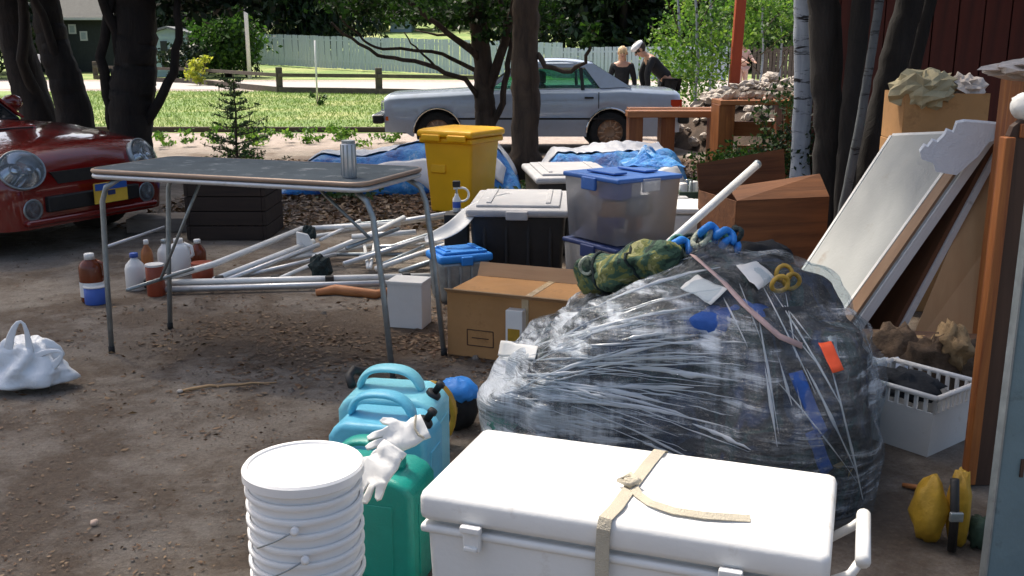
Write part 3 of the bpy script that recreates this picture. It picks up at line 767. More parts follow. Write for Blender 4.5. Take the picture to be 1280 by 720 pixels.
# ------------------------------------------------------------------ red wall with boards
def red_wall():
    y0 = 8.6; x0 = 3.35
    t = thing('red_building', 'dark red board building behind the leaning stems', 'building', (x0, y0, 0))
    a = Vector((2.95, 9.9, 0)); b = Vector((6.8, 6.4, 0)); d = b - a; ang = math.atan2(d.y, d.x); n = 24
    me = MB().box((0, 0, 1.7), (d.length / n - .012, .03, 3.4)).mesh('board')
    rr = random.Random(4)
    nrm = Vector((-math.sin(ang), math.cos(ang), 0))
    for i in range(n):
        p = a.lerp(b, (i + .5) / n) + nrm * rr.uniform(-.006, .006)
        o = link('board', me, mt['barn_red'], t); o.location = XF[t.name] @ p; o.rotation_euler = (0, 0, ang)
    c = (a + b) / 2 + nrm * 1.55
    MB().box((c.x, c.y, 1.69), (d.length + .1, 3.0, 3.38), ang).build('wall', mt['dark_wood'], t)
    c2 = (a + b) / 2 + nrm * 1.3
    MB().box((c2.x, c2.y, 3.5), (d.length + 1.6, 4.2, .16), ang).build('roof', mt['roof_grey'], t)
red_wall()

# ------------------------------------------------------------------ cars
def interp(tab, x):
    for (x0, y0), (x1, y1) in zip(tab, tab[1:]):
        if x <= x1:
            t = max(0, (x - x0) / (x1 - x0)); t = t * t * (3 - 2 * t) if False else t
            return y0 + (y1 - y0) * t
    return tab[-1][1]
def car(name, label, loc, rz, L, top, belt, wid, wheels, sill, wr, arch, roof, mpaint, rimm, W=.80, boxy=False, front_detail=None, crown_h=.03, group=None):
    """body lofted along x (nose at x=0, tail at x=L); roof = dict with glasshouse corner points"""
    t = lthing(name, label, 'car', loc, rz)
    sts = set([0, .03, .08, .15, L - .12, L - .05, L])
    k = 0
    while k < L: sts.add(round(k, 3)); k += .1
    for wx in wheels:
        for i in range(-10, 11): sts.add(round(wx + arch * math.sin(i / 10 * math.pi / 2), 4))
    sts = sorted(s for s in sts if 0 <= s <= L)
    def bottom(x):
        z = sill(x) if callable(sill) else sill
        for wx in wheels:
            if abs(x - wx) < arch: z = max(z, wr + math.sqrt(max(0, arch**2 - (x - wx)**2)) )
        return z
    secs = []
    for x in sts:
        zt = interp(top, x); w_ = interp(wid, x) * W; zb = min(bottom(x), zt - .12); zl = min(interp(belt, x), zt)
        zm = max(zb + .02, .52); zm = min(zm, zl - .02)
        half = [(w_ * .955, zb), (w_ * .995, zb + (zm - zb) * .6), (w_, zm), (w_ * .985, zm + (zl - zm) * .5), (w_ * .965, zl - .015), (w_ * .93, zl + (zt - zl) * .45), (w_ * .80, zt - .008), (w_ * .4, zt + crown_h * .7), (0, zt + crown_h)]
        if boxy: half = half[:3] + [(w_ * .992, zm + (zt - .10 - zm) * .55), (w_ * .975, zt - .075), (w_ * .955, zt - .05), (w_ * .90, zt - .006), (w_ * .4, zt + crown_h * .5), (0, zt + crown_h * .6)]
        secs.append((x, half))
    mb = MB(); n = 0
    for x, half in secs:
        row = [(x, -y, z) for y, z in half] + [(x, y, z) for y, z in half[-2::-1]]
        n = len(row); mb.v += [Vector(p) for p in row]
    for i in range(len(secs) - 1):
        for j in range(n - 1): mb.f.append((i*n + j, i*n + j + 1, (i+1)*n + j + 1, (i+1)*n + j))
    for i in (0, len(secs) - 1): mb.f.append(tuple(i*n + j for j in range(n)))
    body = mb.build('body', mpaint, t, True)
    body.modifiers.new('e', 'EDGE_SPLIT').split_angle = R(38)
    MB().box((L / 2, 0, .40), (L - .5, W * 1.5, .26)).build('underbody', mt['black_plastic'], t)
    for wx in wheels:
        for sgn in (-1, 1):
            cy = sgn * (W - .11)
            Mx = Matrix.Rotation(R(90), 4, 'X')
            MB().lathe([(.0, -.02), (arch - .005, -.02), (arch - .005, .02), (0, .02)], 20, (wx, cy - sgn * .14, wr), Mx).build('wheel_well', mt['black_plastic'], t)
            wh = MB().lathe([(wr * .62, -.09), (wr * .93, -.09), (wr, -.06), (wr, .06), (wr * .93, .09), (wr * .62, .09)], 28, (wx, cy, wr), Mx, cap=False).build('wheel', mt['rubber'], t, True)
            rim = MB().lathe([(.0, .0), (wr * .25, -.01), (wr * .3, -.05), (wr * .58, -.02), (wr * .64, -.075), (wr * .66, .05), (0, .05)], 24, (wx, cy, wr), Matrix.Rotation(R(90) if sgn < 0 else R(-90), 4, 'X') @ Matrix.Rotation(math.pi, 4, 'X'))
            for q in range(12):
                a = q * math.pi / 6
                rim.box((wx + math.cos(a) * wr * .42, cy + sgn * .06, wr + math.sin(a) * wr * .42), (wr * .34, .02, .022), M=Matrix.Rotation(-a, 4, 'Y'))
            rim.build('rim', rimm, wh)
    # glasshouse
    r_ = roof; zb0 = r_['zb']; yb, yt = W * .90, W * .70
    def S3(pt, sgn, ins=0):
        x, z = pt; f = (z - zb0) / (r_['zt'] - zb0); return Vector((x, sgn * (yb + (yt - yb) * f - ins), z))
    wsb, wst, rwt, rwb = r_['wsb'], r_['wst'], r_['rwt'], r_['rwb']
    rf = MB()
    def roof_fn(a, b):
        x = wst[0] + (rwt[0] - wst[0]) * a; z = wst[1] + (rwt[1] - wst[1]) * a + math.sin(math.pi * a) * .05
        y = (b - .5) * 2 * yt; return Vector((x, y, z + .045 * (1 - (2 * b - 1) ** 4)))
    rf.grid(14, 12, roof_fn); rf.build('roof', mpaint, t, True, solid=.02)
    win = r_['win']; cx = sum(p[0] for p in win) / len(win); cz = sum(p[1] for p in win) / len(win)
    for sgn in (-1, 1):
        outer = [wsb, wst, (wst[0] + (rwt[0] - wst[0]) * .5, wst[1] + .05), rwt, rwb]
        bm = MB()
        # frame ring: A pillar, rail, C pillar
        def strip(a, b, c, d, m, nm, ins=0, th=.025):
            q = [S3(a, sgn, ins), S3(b, sgn, ins), S3(c, sgn, ins), S3(d, sgn, ins)]
            if sgn > 0: q = q[::-1]
            return MB().slab(*q, -th).build(nm, m, t)
        wa, wb_, wc, wd = win     # front-bottom, front-top, rear-top, rear-bottom
        strip(wsb, wst, wb_, wa, mpaint, 'pillar'); strip(wc, rwt, rwb, wd, mpaint, 'pillar')
        strip(wb_, wst, rwt, wc, mpaint, 'roof_rail')
        if 'bp' in r_:
            bp = r_['bp']; strip((bp - .02, zb0), (bp - .02 + r_['bl'], wb_[1]), (bp + .03 + r_['bl'], wb_[1]), (bp + .03, zb0), mt['black_plastic'], 'pillar', -.002)
        strip(wa, wb_, wc, wd, mt[r_.get('glass', 'car_glass')], 'side_window', .015, .006)
        # chrome window trim
        MB().tube([S3(p, sgn, -.004) for p in (wa, wb_, wc, wd)], .008, 6, closed=True).build('window_trim', mt['chrome'], t)
    g = .03
    MB().slab((wsb[0], -yb + g, wsb[1]), (wsb[0], yb - g, wsb[1]), (wst[0], yt - g, wst[1]), (wst[0], -yt + g, wst[1]), .006).build('windscreen', mt[r_.get('glass', 'car_glass')], t)
    MB().slab((rwb[0], -yb + g, rwb[1]), (rwt[0], -yt + g, rwt[1]), (rwt[0], yt - g, rwt[1]), (rwb[0], yb - g, rwb[1]), .006).build('rear_window', mt[r_.get('glass', 'car_glass')], t)
    MB().tube([(wsb[0], -yb + g, wsb[1]), (wst[0], -yt + g, wst[1]), (wst[0], yt - g, wst[1]), (wsb[0], yb - g, wsb[1])], .015, 6, closed=True).build('windscreen_seal', mt['black_plastic'], t)
    MB().tube([(rwb[0], -yb + g, rwb[1]), (rwt[0], -yt + g, rwt[1]), (rwt[0], yt - g, rwt[1]), (rwb[0], yb - g, rwb[1])], .015, 6, closed=True).build('rear_window_seal', mt['black_plastic'], t)
    mid = (wst[0] + rwt[0]) / 2
    for (sx, sy) in ((mid - .25, -.36), (mid - .25, .36), (mid + .65, -.34), (mid + .65, .34)):
        s = MB().box((sx, sy, zb0 - .12), (.14, .46, .42), M=Matrix.Rotation(R(10), 4, 'Y')).build('seat', mt['black_plastic'], t, bevel=.04)
        MB().box((sx + .05, sy, zb0 + .17), (.10, .26, .17)).build('headrest', mt['black_plastic'], s, bevel=.03)
    return t

# silver coupe seen from the side (nose to the left)
Ys = 14.6; xf = D(480, 155, Ys).x; Ls = D(852, 125, Ys).x - xf
top = [(0, .80), (.05, .835), (.6, .865), (1.25, .90), (1.4, .91), (3.1, .93), (3.45, .945), (Ls - .10, .90), (Ls - .02, .88), (Ls, .84)]
belt = [(0, .66), (.1, .74), (1.3, .86), (2.5, .885), (Ls - .1, .83), (Ls, .78)]
wid = [(0, .93), (.15, .985), (.8, 1.0), (Ls - .6, 1.0), (Ls - .1, .95), (Ls, .91)]
wf = D(547, 165, Ys).x - xf; wrr = D(763, 163, Ys).x - xf
rx = lambda u: D(u, 100, Ys + .15).x - xf
sc_ = car('parked_car', 'silver-blue two-door saloon parked side-on in front of the far lawn', (xf, Ys + .82, 0), 0, Ls, top, belt, wid, [wf, wrr], lambda x: .24 if .3 < x < Ls - .3 else .30, .30, .345,
    dict(zb=.905, zt=1.30, wsb=(rx(604), .905), wst=(rx(650), 1.265), rwt=(rx(742), 1.265), rwb=(rx(788), .94),
         win=((rx(613), .925), (rx(655), 1.215), (rx(731), 1.215), (rx(750), .925)), bp=rx(728), bl=-.03), mt['silver_paint'], mt['steel_rim'], W=.81, boxy=True)
def silver_bits(t, L):
    W = .81
    for s in (-1, 1):
        MB().box((L * .5, s * (W * .99), .50), (L - 1.9, .02, .028)).build('side_trim', mt['black_plastic'], t)
        dx = rx(748)
        MB().box((dx, s * (W * .988 + .001), .63), (.012, .014, .50)).build('door_gap', mt['black_plastic'], t)
        MB().box((rx(607), s * (W * .988 + .001), .63), (.012, .014, .50)).build('door_gap', mt['black_plastic'], t)
        MB().box((dx - .14, s * (W * .985 + .008), .80), (.13, .02, .025)).build('door_handle', mt['black_plastic'], t)
        MB().box((.10, s * (W * .92 + .01), .50), (.16, .03, .06)).build('indicator', mt['amber'], t)
        MB().lathe([(0, 0), (.085, 0), (.085, .05), (0, .07)], 16, (-.01, s * .52, .66), Matrix.Rotation(R(-90), 4, 'Y')).build('headlight', mt['lamp_glass'], t)
        MB().box((L - .0, s * .58, .70), (.05, .30, .14)).build('tail_light', mt['red_lens'], t)
        MB().box((L - .08, s * (W * .92), .70), (.13, .04, .14)).build('tail_light', mt['red_lens'], t)
        for wx, mm in ((wf, 0), (wrr, 0)):
            pts = [(wx + .352 * math.cos(a), s * (W + .002), .30 + .352 * math.sin(a)) for a in [math.pi * k / 14 for k in range(15)]]
            MB().tube(pts, .013, 6).build('arch_trim', mt['chrome'], t)
    f = MB().box((-.09, 0, .49), (.16, 1.60, .13)).build('bumper', mt['black_plastic'], t, bevel=.03)
    MB().box((-.10, 0, .53), (.165, 1.56, .055)).build('bumper_trim', mt['chrome'], f, bevel=.02)
    f = MB().box((L + .05, 0, .49), (.16, 1.60, .13)).build('bumper', mt['black_plastic'], t, bevel=.03)
    MB().box((L + .06, 0, .53), (.165, 1.56, .055)).build('bumper_trim', mt['chrome'], f, bevel=.02)
    MB().box((-.012, 0, .66), (.03, .85, .16)).build('grille', mt['black_plastic'], t, bevel=.01)
silver_bits(sc_, Ls)

# red hatch nosing in from the left, seen three-quarter from the front
Lr = 4.3
topr = [(0, .55), (.02, .63), (.06, .70), (.14, .755), (.3, .79), (.6, .815), (1.1, .85), (1.5, .87), (1.8, .89), (3.6, .98), (Lr - .1, .95), (Lr, .85)]
beltr = [(0, .52), (.1, .66), (.3, .73), (1.2, .86), (Lr, .86)]
widr = [(0, .70), (.03, .82), (.08, .89), (.18, .95), (.40, .99), (.8, 1.0), (Lr - .5, 1.0), (Lr, .9)]
nose = G(120, 303); ang_r = math.atan2(.62, -.78)     # body runs back to the upper left
def red_car():
    loc = (-3.22, 7.60, 0)
    t = car('parked_car', 'dark red car with round headlights nosing in from the left edge', loc, R(153), Lr, topr, beltr, widr, [.80, 3.32], lambda x: .22, .30, .345,
        dict(zb=.93, zt=1.42, wsb=(1.75, .885), wst=(2.4, 1.38), rwt=(3.4, 1.38), rwb=(4.0, .96), win=((1.95, .95), (2.48, 1.33), (3.2, 1.33), (3.5, .95)), bp=2.5, bl=.02, glass='dark_glass'), mt['red_paint'], mt['chrome'], W=.86, crown_h=.045)
    for s in (-1, 1):
        Mh = Matrix.Rotation(R(-66), 4, 'Y')
        c = (.045, s * .56, .645); Mz = Matrix.Rotation(R(-s * 16), 4, 'Z') @ Mh
        h = MB().lathe([(.0, -.05), (.14, -.05), (.15, .022), (.142, .026), (.138, .01), (0, -.02)], 28, c, Mz, sy=1.12).build('headlight', mt['galv'], t, True)
        MB().lathe([(.14, .02), (.125, .036), (.08, .05), (.0, .056)], 28, c, Mz, sy=1.12).build('lens', mt['lamp_glass'], h, True)
        for q, rr_ in ((.045, .045), (-.05, .035)):
            MB().lathe([(0, 0), (rr_, .0), (rr_, .03), (rr_ * .6, .045), (0, .05)], 14, Vector(c) + (Mz @ Vector((0, q, -.01))), Mz).build('reflector', mt['chrome'], h, True)
        c = (.045, s * .53, .36); Mf = Matrix.Rotation(R(-90), 4, 'Y')
        MB().lathe([(0, 0), (.115, 0), (.115, .012), (0, .012)], 22, (.045, s * .53, .36), Mf).build('fog_light_surround', mt['black_plastic'], t)
        f = MB().lathe([(.0, 0), (.075, 0), (.08, .05), (.07, .05), (.0, .02)], 22, c, Mf).build('fog_light', mt['galv'], t, True)
        MB().lathe([(.07, .045), (.05, .058), (0, .064)], 22, c, Mf).build('lens', mt['lamp_glass'], f, True)
    MB().prism([(-.30, -.05), (.30, -.05), (.36, .04), (-.36, .04)], .05, Matrix.Translation((.018, 0, .575)) @ Matrix.Rotation(R(90), 4, 'Z')).build('grille', mt['black_plastic'], t)
    MB().box((-.01, 0, .385), (.06, .85, .115)).build('air_intake', mt['black_plastic'], t, bevel=.01)
    MB().box((.02, 0, .265), (.12, 1.22, .05)).build('bumper_lip', mt['red_paint'], t, bevel=.02)
    pl = MB().box((-.085, -.10, .42), (.012, .31, .155)).build('number_plate', mt['plate_yellow'], t)
    MB().box((-.093, -.10, .468), (.006, .30, .05)).build('plate_band', mt['plate_blue'], pl)
    MB().box((-.093, -.10, .418), (.006, .07, .035)).build('plate_mark', mt['navy'], pl)
    # hood scoop and wipers
    MB().box((1.0, 0, .885), (.34, .46, .05), M=Matrix.Rotation(R(-6), 4, 'Y')).build('bonnet_scoop', mt['red_paint'], t, bevel=.03)
    MB().box((.835, 0, .872), (.02, .36, .024)).build('scoop_opening', mt['black_plastic'], t)
    for s in (-1, 1): MB().tube([(1.71, s * .5, .935), (1.83, s * .1, .985)], .01, 5).build('wiper', mt['black_plastic'], t)
    for s in (-1, 1):
        MB().blob((2.1, s * .96, 1.0), (.07, .11, .08), .05, seg=14).build('mirror', mt['red_paint'], t, True)
    return t
red_car()

# ------------------------------------------------------------------ people
def person(label, loc, rz, J, radii, edges, parts, scale=1.0, group=None):
    t = lthing('person', label, 'person', loc, rz, group)
    def skin(nm, joints, m, extra=0.0, sub=1):
        names = list(joints); idx = {k: i for i, k in enumerate(names)}
        me = bpy.data.meshes.new(nm)
        me.from_pydata([tuple(Vector(J[k]) * scale) for k in names], [(idx[a], idx[b]) for a, b in edges if a in idx and b in idx], [])
        o = bpy.data.objects.new(nm, me); C.objects.link(o); o.parent = t
        md = o.modifiers.new('skin', 'SKIN'); 
        for i, k in enumerate(names):
            r = radii[k]; r = r if isinstance(r, tuple) else (r, r)
            sv = me.skin_vertices[0].data[i]; sv.radius = ((r[0] + extra) * scale, (r[1] + extra) * scale); sv.use_root = (i == 0)
        md.use_smooth_shade = True
        s2 = o.modifiers.new('sub', 'SUBSURF'); s2.levels = sub; s2.render_levels = sub
        me.materials.append(m); return o
    return t, skin
def make_person(label, loc, rz, lean=0.0, hair='blonde', top='black_coat', legs='blue_cloth', scale=1.0, arms='down', hairlen=.12, head_pitch=0.0, hat=None):
    hip = Vector((0, 0, .92)); ca, sa = math.cos(lean), math.sin(lean)
    def up(x, y, z):                       # rotate about the hips; +y is forward
        q = Vector((x, y, z - .92)); return Vector((q.x, q.y * ca + q.z * sa, q.z * ca - q.y * sa + .92))
    J = dict(pelvis=(0, 0, .94), waist=up(0, 0, 1.08), chest=up(0, .01, 1.28), collar=up(0, 0, 1.42), neck=up(0, .0, 1.48), jaw=up(0, .035, 1.56), head=up(0, .01, 1.64), crown=up(0, 0, 1.71))
    Rr = dict(pelvis=(.15, .11), waist=(.125, .095), chest=(.15, .11), collar=(.10, .075), neck=.052, jaw=(.06, .07), head=(.078, .092), crown=(.05, .06))
    E = [('pelvis', 'waist'), ('waist', 'chest'), ('chest', 'collar'), ('collar', 'neck'), ('neck', 'jaw'), ('jaw', 'head'), ('head', 'crown')]
    for s, n in ((-1, 'l'), (1, 'r')):
        J['sh' + n] = up(s * .17, 0, 1.40); Rr['sh' + n] = .055; E.append(('collar', 'sh' + n))
        if arms == 'forward': el, wr_ = up(s * .22, .16, 1.16), up(s * .16, .38, 1.10)
        elif arms == 'reach': el, wr_ = up(s * .22, .22, 1.30), up(s * .18, .36, 1.10)
        else: el, wr_ = up(s * .24, -.02, 1.13), up(s * .26, .06, .90)
        J['el' + n] = el; J['wr' + n] = wr_; Rr['el' + n] = .038; Rr['wr' + n] = .025
        E += [('sh' + n, 'el' + n), ('el' + n, 'wr' + n)]
        d = (Vector(wr_) - Vector(el)).normalized(); sd = d.cross(Vector((0, 1, 0))) if arms == 'down' else d.cross(Vector((0, 0, 1)))
        sd = sd.normalized() if sd.length > .01 else Vector((1, 0, 0))
        J['pm' + n] = Vector(wr_) + d * .06; Rr['pm' + n] = (.034, .018); E.append(('wr' + n, 'pm' + n))
        for f, (off, ln) in enumerate(((-.028, .085), (-.010, .098), (.008, .092), (.026, .072))):
            a = 'f%d%s' % (f, n); J[a + 'a'] = J['pm' + n] + d * .035 + sd * off; J[a + 'b'] = J['pm' + n] + d * ln + sd * off * 1.15 + Vector((0, 0, -.012))
            Rr[a + 'a'] = .010; Rr[a + 'b'] = .008; E += [('pm' + n, a + 'a'), (a + 'a', a + 'b')]
        J['th' + n] = Vector(wr_) + d * .045 - sd * .06; Rr['th' + n] = .010; E.append(('wr' + n, 'th' + n))
        J['hp' + n] = (s * .09, 0, .88); J['kn' + n] = (s * .10, .03, .49); J['an' + n] = (s * .10, -.01, .09); J['to' + n] = (s * .11, .14, .035)
        Rr['hp' + n] = .095; Rr['kn' + n] = .058; Rr['an' + n] = .038; Rr['to' + n] = (.04, .03)
        E += [('pelvis', 'hp' + n), ('hp' + n, 'kn' + n), ('kn' + n, 'an' + n), ('an' + n, 'to' + n)]
    t, skin = person(label, loc, rz, J, Rr, E, None, scale)
    keys = ['pelvis'] + [k for k in J if k != 'pelvis']
    skin('body', keys, mt['skin'])
    skin('jacket', ['pelvis', 'waist', 'chest', 'collar', 'shl', 'shr', 'ell', 'elr', 'wrl', 'wrr'], mt[top], .018)
    skin('trousers', ['pelvis', 'hpl', 'hpr', 'knl', 'knr', 'anl', 'anr'], mt[legs], .014)
    for n in 'lr':
        a = Vector(J['an' + n]) * scale; b_ = Vector(J['to' + n]) * scale
        MB().blob((a + b_) / 2 + Vector((0, 0, -.012)), (.05 * scale, .13 * scale, .05 * scale), .03, seg=14, flat=-.035 * scale).build('shoe', mt['rubber'], t, True)
    H = Vector(J['head']) * scale; fw = Vector((0, ca, -sa)); upv = Vector((0, sa, ca)); B = Matrix(((1, 0, 0), (0, fw.y, upv.y), (0, fw.z, upv.z))).to_4x4()
    MB().blob(H + B @ (Vector((0, -.02, .022)) * scale), Vector((.092, .105, .105)) * scale, .12, 4, seg=18, M=B).build('hair', mt[hair], t, True)
    if hairlen > .1:
        MB().blob(H + B @ (Vector((0, -.065, -.10)) * scale), Vector((.085, .05, .15)) * scale, .2, 4, seg=16, M=B).build('hair', mt[hair], t, True)
    for s in (-1, 1):
        MB().blob(H + B @ (Vector((s * .03, .088, .0)) * scale), Vector((.012, .006, .008)) * scale, 0, seg=8).build('eye', mt['black_plastic'], t, True)
        MB().blob(H + B @ (Vector((s * .088, .0, -.01)) * scale), Vector((.012, .022, .032)) * scale, 0, seg=8, M=B).build('ear', mt['skin'], t, True)
    MB().blob(H + B @ (Vector((0, .10, -.025)) * scale), Vector((.014, .02, .024)) * scale, 0, seg=8, M=B).build('nose', mt['skin'], t, True)
    MB().box(H + B @ (Vector((0, .088, -.065)) * scale), Vector((.04, .01, .008)) * scale, M=B).build('mouth', mt['red_tin'], t)
    if hat: MB().blob(H + B @ (Vector((0, 0, .06)) * scale), Vector((.11, .12, .06)) * scale, .1, seg=16, M=B).build('hat', mt[hat], t, True)
    return t
p = D(778, 70, 17.3); make_person('person with long blonde hair and a dark top standing behind the car boot', (p.x, 17.3, 0), R(175), 0.12, 'blonde', 'black_coat', 'blue_cloth', .87)
p = D(824, 80, 16.9); make_person('person in black bending over at the rear of the silver car', (D(838, 80, 17.2).x, 17.25, 0), R(95), .78, 'dark_hair', 'black_coat', 'black_coat', 1.04, 'reach', .05, hat='white_sheet')
p = D(939, 60, 30); make_person('dark-haired person in pale pink standing far back beside the red post', (p.x, 31, 0), R(200), 0.0, 'dark_hair', 'pale_pink', 'pale_pink', 1.0, 'forward')

# ------------------------------------------------------------------ red post, rubble, wooden bench
p = D(919, 100, 17.5); q = D(927, 0, 17.5)
t = thing('red_post', 'tall orange-red timber post behind the rubble heap', 'post', (p.x - .03, 17.5, 0))
dd = (q - p) / (q.z - p.z)
MB().slab(*[Vector((p.x, 17.5, p.z)) + dd * (z - p.z) + Vector((s, 0, 0)) for z, s in ((0, -.085), (0, .085), (4.0, .085), (4.0, -.085))], -.14).build('timber', mt['red_post'], t, bevel=.01)
MB().box((p.x - .05, 17.58, .08), (.32, .32, .16)).build('footing', mt['stone'], t, bevel=.02)
def rubble():
    c = Vector((3.7, 15.5, 0))
    t = thing('rubble_heap', 'pale heap of broken stones and soil behind the wooden bench', 'rubble', c)
    def hgt(x, y):
        a = (x - 4.15) / 1.75; b_ = (y - 16.2) / 2.4; r = a * a + b_ * b_
        return max(0, 1.0 * (1 - r)) * (1 + .25 * noise.noise(Vector((x, y, 0)) * 1.4))
    mb = MB(); mb.grid(30, 30, lambda a, b_: Vector((2.1 + 4.2 * a, 13.7 + 5.0 * b_, hgt(2.1 + 4.2 * a, 13.7 + 5.0 * b_) - .06))); mb.build('soil_mound', mt['soil'], t, True)
    rr = random.Random(12); protos = []
    for k in range(6): protos.append(MB().blob((0, 0, 0), (1, rr.uniform(.6, .9), rr.uniform(.4, .65)), .5, 2.2, seed=k, seg=9).mesh('stone'))
    n = 0
    while n < 230:
        x = rr.uniform(2.3, 6.1); y = rr.uniform(13.9, 17.8); h = hgt(x, y)
        if h < .02 and rr.random() > .25: continue
        o = link('stone', protos[n % 6], mt['stone'], t); s = rr.uniform(.05, .15); o.scale = (s, s, s)
        o.location = XF[t.name] @ Vector((x, y, h + s * .2)); o.rotation_euler = (rr.random() * .6, rr.random() * .6, rr.random() * 6); n += 1
rubble()
def bench():
    Y = 11.6
    a, b_ = D(783, 142, Y), D(908, 141, Y); z = a.z
    t = thing('timber_bench', 'orange-brown plank bench in front of the rear of the silver car', 'bench', ((a.x + b_.x) / 2, Y, 0))
    MB().box(((a.x + b_.x) / 2, Y, z), (b_.x - a.x, .28, .075)).build('plank', mt['orange_wood_x'], t, bevel=.008)
    MB().box(((a.x + b_.x) / 2 + .05, Y + .32, z + .02), (b_.x - a.x, .26, .06)).build('plank', mt['orange_wood_x'], t, bevel=.008)
    for u in (795, 835, 898):
        x = D(u, 150, Y).x; MB().box((x, Y + .12, (z - .0385) / 2), (.16, .3, z - .0385)).build('leg', mt['orange_wood'], t, bevel=.008)
    a, b_ = D(895, 127, Y - .6), D(992, 130, Y - .6)
    t = thing('timber_stand', 'squat orange-brown timber box frame beside the pale birch', 'stand', ((a.x + b_.x) / 2, Y - .6, 0))
    z = a.z
    MB().box(((a.x + b_.x) / 2, Y - .6, z), (b_.x - a.x, .5, .05)).build('top_board', mt['orange_wood_x'], t, bevel=.006)
    for u in (903, 984):
        x = D(u, 150, Y - .6).x; MB().box((x, Y - .6, (z - .026) / 2), (.17, .45, z - .026)).build('side_board', mt['orange_wood'], t, bevel=.006)
    MB().box(((a.x + b_.x) / 2, Y - .5, z - .30), (b_.x - a.x - .36, .04, .16)).build('cross_board', mt['orange_wood_x'], t)
    MB().box(((a.x + b_.x) / 2 + .1, Y - .52, z - .55), (b_.x - a.x - .36, .04, .14)).build('cross_board', mt['orange_wood_x'], t)
    rr = random.Random(3)
    for k in range(9):
        x = a.x + .1 + k * .09
        tag(MB().blob((x, Y - .62 + rr.uniform(-.12, .12), z + .065), (.06, .05, .045), .5, 2, seed=k, seg=9).build('stone', mt['stone'], None), 'pale stone lying on the timber box frame, ' + ('leftmost', 'second from the left', 'third from the left', 'fourth from the left', 'middle one', 'fourth from the right', 'third from the right', 'second from the right', 'rightmost')[k], 'stone', 'stones on the timber box frame')
bench()
shrub('dark green shrub in front of the timber frame', 3.05, 9.7, 0, .55, .85, 2200, .055, 'leaf_dark', 61)
shrub('dark bronze shrub hanging beside the pale birch', 2.75, 10.1, 0, .42, 1.05, 1300, .055, 'needle', 62)
shrub('low leafy shrub at the right end of the blue tarp', 2.15, 9.9, 0, .35, .55, 1100, .05, 'leaf_mid', 63)

# ------------------------------------------------------------------ tarps
def tarp_heap(label, x0, x1, y0, y1, h, seed, white=True, prof=None):
    t = thing('tarp_heap', label, 'tarpaulin', ((x0 + x1) / 2, (y0 + y1) / 2, 0))
    def hh(a, b_, off=0):
        e = min(1, min(a, 1 - a) * 7) * min(1, min(b_, 1 - b_) * 5)
        e = max(0, e); x = x0 + (x1 - x0) * a; y = y0 + (y1 - y0) * b_
        k = prof(a) if prof else 1
        return Vector((x + .05 * noise.noise(Vector((x * 3, y * 3, seed))), y, .01 + e ** .6 * h * k * (1 + .12 * noise.noise(Vector((x * 2.2, y * 2.2, seed))) + .10 * (abs(noise.noise(Vector((x * 3.1, y * 2.1, seed + 4)))) - .2) + .09 * (abs(noise.noise(Vector((x * 8, y * 5, seed)))) - .2)) + off))
    MB().grid(110, 60, lambda a, b_: hh(a, b_)).build('tarp', mt['tarp'], t, True, solid=-.004)
    if white:
        MB().grid(100, 26, lambda a, b_: hh(.01 + a * .98, .40 + .50 * b_ + .10 * noise.noise(Vector((a * 7, seed, b_ * 2))), .03)).build('white_sheet', mt['white_sheet'], t, True, solid=.004)
        MB().grid(40, 8, lambda a, b_: hh(.03 + a * .9, .02 + .10 * b_ + .06 * noise.noise(Vector((a * 5, seed, 3))), .028)).build('white_hem', mt['white_sheet'], t, True, solid=.004)
    return t
def pr1(a): return .66 + .30 * max(0, min(1, (a - .35) / .25))
xa = D(362, 200, 11.0).x; xb = D(650, 200, 11).x
tarp_heap('low blue and white tarpaulin heap left of the yellow bin', xa, xb, 10.3, 11.7, .50, 1, prof=pr1)
def pr2(a): return 1.0
tarp_heap('blue and white tarpaulin heap right of the brown trunk', D(668, 200, 9.8).x, D(856, 200, 9.8).x, 8.9, 10.6, .50, 5, prof=pr2)

